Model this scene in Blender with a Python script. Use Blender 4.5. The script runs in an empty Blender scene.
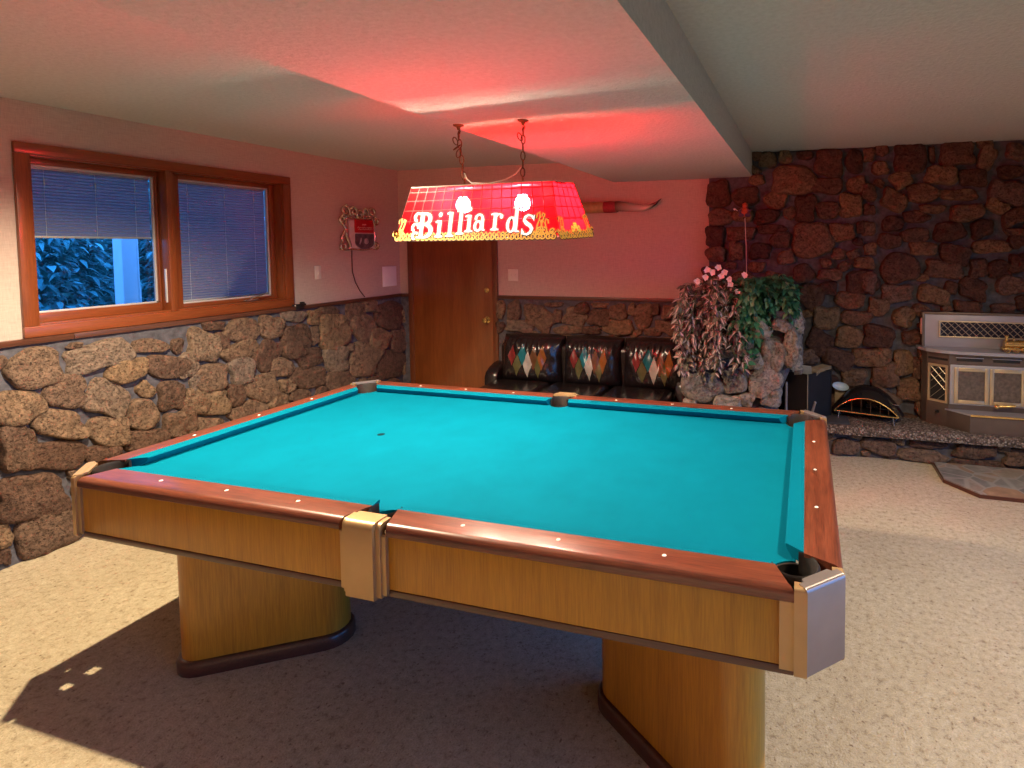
import bpy, bmesh, math, random
from mathutils import Vector, Matrix, noise
PI = math.pi
sc = bpy.context.scene
COL = sc.collection

# ------------------------------------------------------------------ room data
XL = -2.677      # left wall plane
YB = 2.728       # back wall plane
XR = 4.25        # right wall
YF = -4.4        # wall behind the camera
ZC = 2.437       # ceiling
ZSOF = 2.237     # underside of the soffit
ZCAP = 1.178     # top of the stone wainscot
HZ = 0.265       # hearth slab top

# ------------------------------------------------------------------ materials
def new_mat(name):
    m = bpy.data.materials.new(name)
    m.use_nodes = True
    nt = m.node_tree
    b = nt.nodes.get('Principled BSDF')
    return m, nt, b

def setp(b, **kw):
    names = {'base': 'Base Color', 'rough': 'Roughness', 'metal': 'Metallic', 'coat': 'Coat Weight', 'coat_rough': 'Coat Roughness',
             'spec': 'Specular IOR Level', 'sheen': 'Sheen Weight', 'emit': 'Emission Color', 'estr': 'Emission Strength', 'trans': 'Transmission Weight'}
    for k, v in kw.items():
        if k in ('base', 'emit') and len(v) == 3:
            v = (*v, 1)
        b.inputs[names[k]].default_value = v

def coords(nt, scale=(1, 1, 1), kind='Object', rot=(0, 0, 0)):
    tc = nt.nodes.new('ShaderNodeTexCoord')
    mp = nt.nodes.new('ShaderNodeMapping')
    mp.inputs['Scale'].default_value = scale
    mp.inputs['Rotation'].default_value = rot
    nt.links.new(tc.outputs[kind], mp.inputs['Vector'])
    return mp.outputs['Vector']

def noise_node(nt, vec, scale, detail=4, rough=0.55, dist=0.0):
    n = nt.nodes.new('ShaderNodeTexNoise')
    n.inputs['Scale'].default_value = scale
    n.inputs['Detail'].default_value = detail
    n.inputs['Roughness'].default_value = rough
    n.inputs['Distortion'].default_value = dist
    if vec is not None:
        nt.links.new(vec, n.inputs['Vector'])
    return n.outputs['Fac']

def ramp(nt, fac, stops, interp='LINEAR'):
    r = nt.nodes.new('ShaderNodeValToRGB')
    r.color_ramp.interpolation = interp
    el = r.color_ramp.elements
    el[0].position, el[0].color = stops[0][0], (*stops[0][1], 1)
    el[1].position, el[1].color = stops[-1][0], (*stops[-1][1], 1)
    for p, c in stops[1:-1]:
        e = el.new(p)
        e.color = (*c, 1)
    nt.links.new(fac, r.inputs['Fac'])
    return r.outputs['Color']

def mixc(nt, fac, a, b, mode='MIX'):
    m = nt.nodes.new('ShaderNodeMix')
    m.data_type = 'RGBA'
    m.blend_type = mode
    for sock, v in ((m.inputs[0], fac), (m.inputs[6], a), (m.inputs[7], b)):
        if isinstance(v, (int, float)):
            sock.default_value = v
        elif isinstance(v, tuple):
            sock.default_value = (*v, 1) if len(v) == 3 else v
        else:
            nt.links.new(v, sock)
    return m.outputs[2]

def bump(nt, b, height, strength=0.3, dist=0.01):
    bp = nt.nodes.new('ShaderNodeBump')
    bp.inputs['Strength'].default_value = strength
    bp.inputs['Distance'].default_value = dist
    nt.links.new(height, bp.inputs['Height'])
    nt.links.new(bp.outputs['Normal'], b.inputs['Normal'])

def plain(name, base, rough=0.5, metal=0.0, var=0.12, vscale=14, bmp=0.0, bscale=80, **kw):
    """One colour with a gentle noise variation, optional fine bump."""
    m, nt, b = new_mat(name)
    setp(b, rough=rough, metal=metal, **kw)
    v = coords(nt)
    f = noise_node(nt, v, vscale, 3)
    lo = tuple(c * (1 - var) for c in base)
    hi = tuple(min(1, c * (1 + var)) for c in base)
    nt.links.new(ramp(nt, f, [(0.3, lo), (0.7, hi)]), b.inputs['Base Color'])
    if bmp:
        bump(nt, b, noise_node(nt, v, bscale, 3), bmp, 0.004)
    return m

def wood(name, dark, light, axis=0, stretch=0.06, scale=26, rough=0.3, coat=0.3, fine=0.35):
    """Wood with grain running along the given object axis."""
    m, nt, b = new_mat(name)
    setp(b, rough=rough, coat=coat, coat_rough=0.17)
    s = [1.0, 1.0, 1.0]
    s[axis] = stretch
    v = coords(nt, tuple(s))
    a = noise_node(nt, v, scale, 5, 0.6, 0.6)
    c = noise_node(nt, v, scale * 7, 3, 0.6)
    col = ramp(nt, a, [(0.3, dark), (0.5, tuple((p + q) / 2 for p, q in zip(dark, light))), (0.72, light)])
    col2 = ramp(nt, c, [(0.35, tuple(x * 0.72 for x in dark)), (0.65, tuple(min(1, x * 1.08) for x in light))])
    nt.links.new(mixc(nt, fine, col, col2), b.inputs['Base Color'])
    bump(nt, b, c, 0.05, 0.002)
    return m

M = {}
M['cloth'] = plain('table_cloth', (0.0, 0.140, 0.225), 0.95, var=0.05, vscale=6, bmp=0.12, bscale=600, spec=0.04)
M['rosewood'] = wood('rosewood_rail', (0.06, 0.013, 0.008), (0.24, 0.066, 0.032), 0, 0.05, 40, 0.34, 0.45)
M['rosewood_y'] = wood('rosewood_rail_end', (0.06, 0.013, 0.008), (0.24, 0.066, 0.032), 1, 0.05, 40, 0.34, 0.45)
M['oak'] = wood('golden_oak_panel', (0.37, 0.155, 0.008), (0.55, 0.255, 0.014), 2, 0.05, 30, 0.4, 0.08, 0.3)
M['oak_leg'] = wood('golden_oak_leg', (0.37, 0.148, 0.010), (0.56, 0.250, 0.018), 2, 0.05, 26, 0.36, 0.15, 0.35)
M['walnut'] = wood('dark_walnut', (0.05, 0.016, 0.010), (0.115, 0.038, 0.022), 0, 0.06, 30, 0.35, 0.3)
M['champagne'] = plain('champagne_metal', (0.50, 0.33, 0.165), 0.44, 0.6, 0.06, 9)
M['grey_metal'] = plain('brushed_grey_metal', (0.33, 0.29, 0.29), 0.42, 0.7, 0.06, 9)  # grey of the rods; on corner castings it paints in a daylight reflection
M['leather'] = plain('pocket_leather', (0.014, 0.009, 0.008), 0.7, 0, 0.4, 40)
M['pearl'] = plain('pearl_inlay', (0.86, 0.83, 0.75), 0.3, 0, 0.04)
M['spot'] = plain('worn_spot', (0.004, 0.022, 0.030), 0.95, spec=0.05)
M['slate'] = plain('slate_bed', (0.05, 0.05, 0.055), 0.8)
M['trimwood'] = wood('dark_cap_wood', (0.055, 0.020, 0.012), (0.13, 0.05, 0.028), 1, 0.06, 30, 0.4, 0.2)
M['cherry'] = wood('window_cherry', (0.16, 0.038, 0.012), (0.27, 0.072, 0.020), 1, 0.06, 30, 0.35, 0.3)
M['cherry_z'] = wood('window_cherry_upright', (0.16, 0.038, 0.012), (0.27, 0.072, 0.020), 2, 0.06, 30, 0.35, 0.3)
M['doorwood'] = wood('door_veneer', (0.155, 0.042, 0.010), (0.25, 0.075, 0.018), 2, 0.08, 14, 0.3, 0.35, 0.25)
M['casing'] = wood('door_casing', (0.105, 0.032, 0.013), (0.18, 0.056, 0.022), 2, 0.06, 30, 0.35, 0.25)
M['brass'] = plain('brass', (0.83, 0.57, 0.22), 0.26, 0.95, 0.1, 12)
M['old_brass'] = plain('aged_brass', (0.17, 0.085, 0.04), 0.38, 0.85, 0.2, 20)
M['steel'] = plain('polished_steel', (0.75, 0.75, 0.74), 0.22, 0.95, 0.05)
M['black'] = plain('black_satin', (0.012, 0.012, 0.014), 0.38, 0, 0.2)
M['black_gloss'] = plain('black_gloss', (0.010, 0.009, 0.010), 0.16, 0, 0.2)
M['white_plastic'] = plain('ivory_plastic', (0.72, 0.68, 0.60), 0.4, 0, 0.03)
M['white_paint'] = plain('white_panel_paint', (0.80, 0.80, 0.84), 0.45, 0, 0.03)
M['alum'] = plain('pale_sash_metal', (0.62, 0.60, 0.58), 0.4, 0.2, 0.04)

def m_carpet():
    m, nt, b = new_mat('speckled_carpet')
    setp(b, rough=1.0, spec=0.08, sheen=0.25)
    v = coords(nt)
    big = noise_node(nt, v, 1.6, 3)
    mid = noise_node(nt, v, 34, 4, 0.65)
    fine = noise_node(nt, v, 150, 3, 0.7)
    base = ramp(nt, mid, [(0.30, (0.33, 0.245, 0.145)), (0.42, (0.54, 0.45, 0.295)), (0.62, (0.65, 0.56, 0.385)), (0.80, (0.74, 0.66, 0.48))])
    fl = noise_node(nt, v, 62, 2, 0.5)
    flecks = ramp(nt, fl, [(0.27, (0.45, 0.36, 0.30)), (0.37, (1, 1, 1))])
    base = mixc(nt, 1.0, base, flecks, 'MULTIPLY')
    fv = ramp(nt, fine, [(0.25, (0.62, 0.60, 0.58)), (0.7, (1.12, 1.12, 1.12))])
    base = mixc(nt, 0.8, base, fv, 'MULTIPLY')
    tone = ramp(nt, big, [(0.35, (0.92, 0.90, 0.87)), (0.65, (1.05, 1.05, 1.05))])
    base = mixc(nt, 1.0, base, tone, 'MULTIPLY')
    nt.links.new(base, b.inputs['Base Color'])
    h = mixc(nt, 0.5, mid, fine)
    bump(nt, b, h, 0.9, 0.015)
    return m
M['carpet'] = m_carpet()

def m_wallpaper():
    m, nt, b = new_mat('grasscloth_wallpaper')
    setp(b, rough=0.85, spec=0.2)
    v1 = coords(nt, (1, 1, 0.07))
    v2 = coords(nt, (0.07, 0.07, 1))
    a = noise_node(nt, v1, 260, 3)
    c = noise_node(nt, v2, 260, 3)
    f = mixc(nt, 0.5, a, c)
    nt.links.new(ramp(nt, f, [(0.35, (0.44, 0.345, 0.30)), (0.65, (0.56, 0.455, 0.40))]), b.inputs['Base Color'])
    bump(nt, b, f, 0.15, 0.003)
    return m
M['wallpaper'] = m_wallpaper()

def m_ceiling():
    m, nt, b = new_mat('stippled_ceiling_paint')
    setp(b, rough=0.9, spec=0.15)
    v = coords(nt)
    f = noise_node(nt, v, 46, 5, 0.6)
    nt.links.new(ramp(nt, f, [(0.3, (0.49, 0.475, 0.46)), (0.7, (0.57, 0.555, 0.54))]), b.inputs['Base Color'])
    bump(nt, b, f, 0.55, 0.012)
    return m
M['ceiling'] = m_ceiling()

def m_stone(name, cols, mortar=None):
    """Volcanic field stone: the tint attribute is the stone's own colour, noise gives pits and grain."""
    m, nt, b = new_mat(name)
    setp(b, rough=0.92, spec=0.25)
    at = nt.nodes.new('ShaderNodeAttribute')
    at.attribute_name = 'tint'
    v = coords(nt)
    col = ramp(nt, at.outputs['Fac'], cols)
    g = noise_node(nt, v, 30, 6, 0.7)
    pits = noise_node(nt, v, 75, 4, 0.65, 0.4)
    gv = ramp(nt, g, [(0.28, (0.42, 0.40, 0.40)), (0.5, (0.95, 0.95, 0.95)), (0.75, (1.5, 1.42, 1.32))])
    col = mixc(nt, 1.0, col, gv, 'MULTIPLY')
    pv = ramp(nt, pits, [(0.33, (0.35, 0.33, 0.33)), (0.44, (1, 1, 1))])
    col = mixc(nt, 0.85, col, pv, 'MULTIPLY')
    nt.links.new(col, b.inputs['Base Color'])
    h = mixc(nt, 0.45, g, ramp(nt, pits, [(0.3, (0, 0, 0)), (0.5, (1, 1, 1))]))
    bump(nt, b, h, 0.9, 0.02)
    return m
M['stone'] = m_stone('lava_field_stone', [(0.0, (0.115, 0.066, 0.048)), (0.35, (0.165, 0.104, 0.074)), (0.6, (0.21, 0.140, 0.098)), (0.85, (0.245, 0.160, 0.095)), (1.0, (0.215, 0.165, 0.135))])
M['stone_dark'] = m_stone('chimney_field_stone', [(0.0, (0.075, 0.034, 0.025)), (0.35, (0.120, 0.060, 0.042)), (0.6, (0.165, 0.092, 0.060)), (0.85, (0.205, 0.125, 0.070)), (1.0, (0.15, 0.090, 0.076))])
M['stone_grey'] = m_stone('grey_planter_stone', [(0.0, (0.21, 0.185, 0.17)), (0.5, (0.31, 0.275, 0.25)), (1.0, (0.40, 0.345, 0.29))])
M['mortar'] = plain('grey_mortar', (0.085, 0.083, 0.100), 0.95, 0, 0.35, 26, 0.7, 60)

def m_aggregate():
    m, nt, b = new_mat('pebble_aggregate')
    setp(b, rough=0.75)
    v = coords(nt)
    vo = nt.nodes.new('ShaderNodeTexVoronoi')
    vo.inputs['Scale'].default_value = 75
    nt.links.new(v, vo.inputs['Vector'])
    sep = nt.nodes.new('ShaderNodeSeparateColor')
    nt.links.new(vo.outputs['Color'], sep.inputs['Color'])
    col = ramp(nt, sep.outputs[0], [(0.0, (0.10, 0.075, 0.06)), (0.4, (0.22, 0.165, 0.13)), (0.75, (0.36, 0.29, 0.24)), (1.0, (0.50, 0.44, 0.39))])
    edge = ramp(nt, vo.outputs['Distance'], [(0.25, (1, 1, 1)), (0.75, (0.35, 0.33, 0.32))])
    nt.links.new(mixc(nt, 1.0, col, edge, 'MULTIPLY'), b.inputs['Base Color'])
    bump(nt, b, ramp(nt, vo.outputs['Distance'], [(0.1, (1, 1, 1)), (0.8, (0, 0, 0))]), 0.8, 0.01)
    return m
M['aggregate'] = m_aggregate()

def m_flagstone():
    m, nt, b = new_mat('slate_tile_top')
    setp(b, rough=0.45)
    v = coords(nt)
    vo = nt.nodes.new('ShaderNodeTexVoronoi')
    vo.inputs['Scale'].default_value = 6.5
    nt.links.new(v, vo.inputs['Vector'])
    ve = nt.nodes.new('ShaderNodeTexVoronoi')
    ve.feature = 'DISTANCE_TO_EDGE'
    ve.inputs['Scale'].default_value = 6.5
    nt.links.new(v, ve.inputs['Vector'])
    sep = nt.nodes.new('ShaderNodeSeparateColor')
    nt.links.new(vo.outputs['Color'], sep.inputs['Color'])
    col = ramp(nt, sep.outputs[0], [(0.0, (0.20, 0.20, 0.19)), (0.45, (0.30, 0.28, 0.25)), (0.7, (0.33, 0.26, 0.19)), (1.0, (0.40, 0.22, 0.12))])
    n = noise_node(nt, v, 14, 5)
    col = mixc(nt, 1.0, col, ramp(nt, n, [(0.3, (0.7, 0.7, 0.7)), (0.7, (1.2, 1.2, 1.2))]), 'MULTIPLY')
    gap = ramp(nt, ve.outputs['Distance'], [(0.02, (1, 1, 1)), (0.05, (0, 0, 0))])
    nt.links.new(mixc(nt, gap, col, (0.36, 0.34, 0.31)), b.inputs['Base Color'])
    bump(nt, b, n, 0.25, 0.006)
    return m
M['flagstone'] = m_flagstone()

def m_glass():
    m = bpy.data.materials.new('window_glass')
    m.use_nodes = True
    nt = m.node_tree
    nt.nodes.clear()
    out = nt.nodes.new('ShaderNodeOutputMaterial')
    tr = nt.nodes.new('ShaderNodeBsdfTransparent')
    tr.inputs['Color'].default_value = (0.94, 0.97, 0.97, 1)
    gl = nt.nodes.new('ShaderNodeBsdfGlossy')
    gl.inputs['Roughness'].default_value = 0.03
    fr = nt.nodes.new('ShaderNodeFresnel')
    fr.inputs['IOR'].default_value = 1.35
    mx = nt.nodes.new('ShaderNodeMixShader')
    nt.links.new(fr.outputs[0], mx.inputs[0])
    nt.links.new(tr.outputs[0], mx.inputs[1])
    nt.links.new(gl.outputs[0], mx.inputs[2])
    nt.links.new(mx.outputs[0], out.inputs['Surface'])
    return m
M['glass'] = m_glass()

def m_translucent(name, col, clear=0.12, clear_col=None, gloss=0.08, refl=0.0):
    """Lamp-shade plastic: passes light diffusely, a little of it straight through, with a soft gloss."""
    m = bpy.data.materials.new(name)
    m.use_nodes = True
    nt = m.node_tree
    nt.nodes.clear()
    out = nt.nodes.new('ShaderNodeOutputMaterial')
    tl = nt.nodes.new('ShaderNodeBsdfTranslucent')
    v = coords(nt)
    f = noise_node(nt, v, 30, 2)
    nt.links.new(ramp(nt, f, [(0.3, tuple(c * 0.92 for c in col)), (0.7, col)]), tl.inputs['Color'])
    df = nt.nodes.new('ShaderNodeBsdfDiffuse')
    df.inputs['Color'].default_value = (*col, 1)
    tr = nt.nodes.new('ShaderNodeBsdfTransparent')
    tr.inputs['Color'].default_value = (*(clear_col or col), 1)
    gl = nt.nodes.new('ShaderNodeBsdfGlossy')
    gl.inputs['Roughness'].default_value = 0.3
    m0 = nt.nodes.new('ShaderNodeMixShader')
    m0.inputs[0].default_value = 0.12
    m1 = nt.nodes.new('ShaderNodeMixShader')
    m1.inputs[0].default_value = clear
    m2 = nt.nodes.new('ShaderNodeMixShader')
    m2.inputs[0].default_value = gloss
    nt.links.new(tl.outputs[0], m0.inputs[1])
    nt.links.new(df.outputs[0], m0.inputs[2])
    nt.links.new(m0.outputs[0], m1.inputs[1])
    nt.links.new(tr.outputs[0], m1.inputs[2])
    rf = nt.nodes.new('ShaderNodeBsdfRefraction')
    rf.inputs['IOR'].default_value = 1.0
    rf.inputs['Roughness'].default_value = 0.36
    rf.inputs['Color'].default_value = (1.0, 0.09, 0.07, 1)
    m3 = nt.nodes.new('ShaderNodeMixShader')
    m3.inputs[0].default_value = 0.05
    nt.links.new(m1.outputs[0], m3.inputs[1])
    nt.links.new(rf.outputs[0], m3.inputs[2])
    nt.links.new(m3.outputs[0], m2.inputs[1])
    nt.links.new(gl.outputs[0], m2.inputs[2])
    nt.links.new(m2.outputs[0], out.inputs['Surface'])
    return m
M['clear_plastic'] = m_translucent('clear_lamp_plastic', (0.97, 0.97, 0.97), 1.0, (0.98, 0.98, 0.98), 0.0)
M['clear_plastic'].node_tree.nodes['Mix Shader.003'].inputs[0].default_value = 0.0
M['red_shade'] = m_translucent('red_lamp_plastic', (1.0, 0.0045, 0.012), 0.74, (1.0, 0.026, 0.046), 0.003)
M['red_end'] = m_translucent('red_lamp_plastic_end', (1.0, 0.003, 0.009), 0.18, (1.0, 0.034, 0.055), 0.003)

def m_emit(name, col, strength, base=None):
    m, nt, b = new_mat(name)
    setp(b, base=base or col, rough=0.4, emit=col, estr=strength)
    return m
M['letter'] = m_emit('emissive_white_lettering', (1.0, 0.93, 0.86), 0.75, (0.9, 0.88, 0.84))  # emission stands in for bulb light shining through the letters
M['gold_emit'] = m_emit('emissive_gold_scrollwork', (1.0, 0.46, 0.05), 0.28, (0.75, 0.45, 0.08))  # glow put into the material in place of backlight from the bulbs
M['yellow_emit'] = m_emit('emissive_yellow_scrollwork', (1.0, 0.72, 0.10), 0.5, (0.85, 0.62, 0.10))  # same painted-in backlight for the yellow knots
M['bulb'] = m_emit('lamp_bulb_glow', (1.0, 0.78, 0.58), 1550.0)
M['leading'] = plain('lamp_leading', (0.06, 0.004, 0.006), 0.3, 0.0, 0.1)
M['outline'] = plain('lamp_black_outline', (0.05, 0.012, 0.010), 0.4)
M['lid'] = plain('lamp_top_metal', (0.50, 0.46, 0.42), 0.4, 0.6)

def m_leaf(name, cols, rough=0.4, stripe=None):
    m, nt, b = new_mat(name)
    setp(b, rough=rough, spec=0.4)
    at = nt.nodes.new('ShaderNodeAttribute')
    at.attribute_name = 'tint'
    col = ramp(nt, at.outputs['Fac'], cols)
    if stripe:
        a2 = nt.nodes.new('ShaderNodeAttribute')
        a2.attribute_name = 'stripe'
        col = mixc(nt, a2.outputs['Fac'], col, stripe)
    nt.links.new(col, b.inputs['Base Color'])
    return m
M['leaf_green'] = m_leaf('pothos_leaf', [(0, (0.010, 0.05, 0.024)), (0.5, (0.02, 0.11, 0.055)), (0.85, (0.045, 0.20, 0.10)), (1, (0.20, 0.34, 0.18))])
M['leaf_purple'] = m_leaf('striped_leaf', [(0, (0.05, 0.030, 0.035)), (0.4, (0.10, 0.065, 0.065)), (0.75, (0.13, 0.13, 0.08)), (1, (0.22, 0.19, 0.15))], 0.35, (0.76, 0.64, 0.60))
M['leaf_out'] = m_leaf('outdoor_leaf', [(0, (0.03, 0.13, 0.12)), (0.6, (0.07, 0.30, 0.27)), (1, (0.22, 0.55, 0.50))], 0.6)
M['petal_white'] = plain('white_petal', (0.82, 0.76, 0.76), 0.6, 0, 0.06, 40)
M['petal_red'] = plain('red_petal', (0.60, 0.02, 0.04), 0.5)
M['stem'] = plain('plant_stem', (0.09, 0.13, 0.05), 0.6)
M['bark'] = plain('bark', (0.10, 0.08, 0.07), 0.9, 0, 0.3)

# ------------------------------------------------------------------ mesh helper
class MB:
    """Collects shapes and links them as one mesh object."""
    def __init__(self):
        self.v, self.f, self.fm, self.t = [], [], [], []
        self.s = []
        self.cur = 0
        self.tint = 0.5
        self.stripe = 0.0
    def add(self, vs, fs, mi=None):
        o = len(self.v)
        for p in vs:
            self.v.append(tuple(p))
            self.t.append(self.tint)
            self.s.append(self.stripe)
        for f in fs:
            self.f.append([i + o for i in f])
            self.fm.append(self.cur if mi is None else mi)
        return o
    def box(self, lo, hi, bevel=0.0, mat=None, seg=2):
        lo, hi = Vector(lo), Vector(hi)
        c, s = (lo + hi) / 2, hi - lo
        bm = bmesh.new()
        bmesh.ops.create_cube(bm, size=1.0)
        for v in bm.verts:
            v.co = Vector((v.co.x * s.x, v.co.y * s.y, v.co.z * s.z))
        if bevel > 0:
            bmesh.ops.bevel(bm, geom=bm.edges[:], offset=min(bevel, 0.49 * min(s)), segments=seg, affect='EDGES', profile=0.5)
        for v in bm.verts:
            v.co = v.co + c
            if mat is not None:
                v.co = mat @ v.co
        bm.verts.index_update()
        self.add([v.co.copy() for v in bm.verts], [[v.index for v in f.verts] for f in bm.faces])
        bm.free()
        return self
    def prism(self, pts, z0, z1, frame=None, top_inset=0.0):
        """Polygon pts (x, y) extruded between z0 and z1; frame maps local to wanted space."""
        n = len(pts)
        cx = sum(p[0] for p in pts) / n
        cy = sum(p[1] for p in pts) / n
        tp = [(cx + (p[0] - cx) * (1 - top_inset), cy + (p[1] - cy) * (1 - top_inset)) for p in pts]
        vs = [Vector((p[0], p[1], z0)) for p in pts] + [Vector((p[0], p[1], z1)) for p in tp]
        if frame is not None:
            vs = [frame @ p for p in vs]
        fs = [list(range(n - 1, -1, -1)), list(range(n, 2 * n))]
        fs += [[i, (i + 1) % n, n + (i + 1) % n, n + i] for i in range(n)]
        self.add(vs, fs)
        return self
    def sweep(self, section, a, b, up=(0, 0, 1)):
        """Section (u, w) swept straight from a to b; u is sideways, w along up."""
        a, b, up = Vector(a), Vector(b), Vector(up)
        d = (b - a).normalized()
        side = d.cross(up).normalized()
        n = len(section)
        vs = [a + side * u + up * w for u, w in section] + [b + side * u + up * w for u, w in section]
        fs = [[i, (i + 1) % n, n + (i + 1) % n, n + i] for i in range(n)] + [list(range(n - 1, -1, -1)), list(range(n, 2 * n))]
        self.add(vs, fs)
        return self
    def loft(self, rings, closed=True, caps=True):
        n = len(rings[0])
        vs = [p for r in rings for p in r]
        fs = []
        for k in range(len(rings) - 1):
            for i in range(n if closed else n - 1):
                j = (i + 1) % n
                fs.append([k * n + i, k * n + j, (k + 1) * n + j, (k + 1) * n + i])
        if caps:
            fs.append(list(range(n - 1, -1, -1)))
            fs.append([(len(rings) - 1) * n + i for i in range(n)])
        self.add(vs, fs)
        return self
    def tube(self, path, rad, seg=8, closed=False, caps=True):
        path = [Vector(p) for p in path]
        n = len(path)
        rads = rad if isinstance(rad, (list, tuple)) else [rad] * n
        rings = []
        prev = None
        for i, p in enumerate(path):
            if closed:
                d = path[(i + 1) % n] - path[i - 1]
            else:
                d = path[min(i + 1, n - 1)] - path[max(i - 1, 0)]
            d.normalize()
            if prev is None:
                ref = Vector((0, 0, 1)) if abs(d.z) < 0.9 else Vector((1, 0, 0))
                s = d.cross(ref).normalized()
            else:
                s = (prev - d * prev.dot(d))
                if s.length < 1e-6:
                    s = d.orthogonal()
                s.normalize()
            prev = s
            t = d.cross(s)
            rings.append([p + (s * math.cos(2 * PI * k / seg) + t * math.sin(2 * PI * k / seg)) * rads[i] for k in range(seg)])
        if closed:
            rings.append(rings[0])
        self.loft(rings, True, caps and not closed)
        return self
    def cyl(self, a, b, r0, r1=None, seg=20):
        return self.tube([a, b], [r0, r0 if r1 is None else r1], seg)
    def lathe(self, prof, origin=(0, 0, 0), axis=(0, 0, 1), seg=24):
        ax = Vector(axis).normalized()
        s = ax.orthogonal().normalized()
        t = ax.cross(s)
        o = Vector(origin)
        rings = [[o + ax * z + (s * math.cos(2 * PI * k / seg) + t * math.sin(2 * PI * k / seg)) * max(r, 1e-4) for k in range(seg)] for r, z in prof]
        return self.loft(rings)
    def ball(self, c, r, seg=12, rings=8, sq=(1, 1, 1)):
        c = Vector(c)
        rs = []
        for i in range(rings + 1):
            a = -PI / 2 + PI * i / rings
            rs.append([c + Vector((math.cos(a) * math.cos(2 * PI * k / seg) * sq[0], math.cos(a) * math.sin(2 * PI * k / seg) * sq[1], math.sin(a) * sq[2])) * r for k in range(seg)])
        rs[0] = [p.copy() for p in rs[0]]
        return self.loft(rs)
    def xform(self, mat):
        self.v = [tuple(mat @ Vector(p)) for p in self.v]
        return self
    def build(self, name, mats, parent=None, smooth=40, loc=None, recalc=True, attrs=False):
        me = bpy.data.meshes.new(name)
        me.from_pydata(self.v, [], self.f)
        mats = mats if isinstance(mats, (list, tuple)) else [mats]
        for m in mats:
            me.materials.append(m)
        if len(mats) > 1:
            me.polygons.foreach_set('material_index', self.fm)
        if recalc:
            bm = bmesh.new()
            bm.from_mesh(me)
            bmesh.ops.recalc_face_normals(bm, faces=bm.faces[:])
            bm.to_mesh(me)
            bm.free()
        if attrs:
            a = me.attributes.new('tint', 'FLOAT', 'POINT')
            a.data.foreach_set('value', self.t)
            if any(self.s):
                a = me.attributes.new('stripe', 'FLOAT', 'POINT')
                a.data.foreach_set('value', self.s)
        if smooth:
            me.polygons.foreach_set('use_smooth', [True] * len(me.polygons))
            try:
                me.set_sharp_from_angle(angle=math.radians(smooth))
            except Exception:
                pass
        me.update()
        o = bpy.data.objects.new(name, me)
        COL.objects.link(o)
        if parent is not None:
            o.parent = parent
        if loc is not None:
            o.location = loc
        return o

def thing(name, label, cat, loc=(0, 0, 0), rz=0.0, group=None, kind=None):
    o = bpy.data.objects.new(name, None)
    o.empty_display_size = 0.1
    COL.objects.link(o)
    o.location = loc
    o.rotation_euler = (0, 0, rz)
    return tag(o, label, cat, group, kind)

def tag(o, label=None, cat=None, group=None, kind=None):
    if label: o['label'] = label
    if cat: o['category'] = cat
    if group: o['group'] = group
    if kind: o['kind'] = kind
    return o

def lab(o, text):
    o['label'] = text
    return o

def arc(cx, cy, r, a0, a1, n):
    return [(cx + r * math.cos(math.radians(a0 + (a1 - a0) * i / n)), cy + r * math.sin(math.radians(a0 + (a1 - a0) * i / n))) for i in range(n + 1)]
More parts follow.
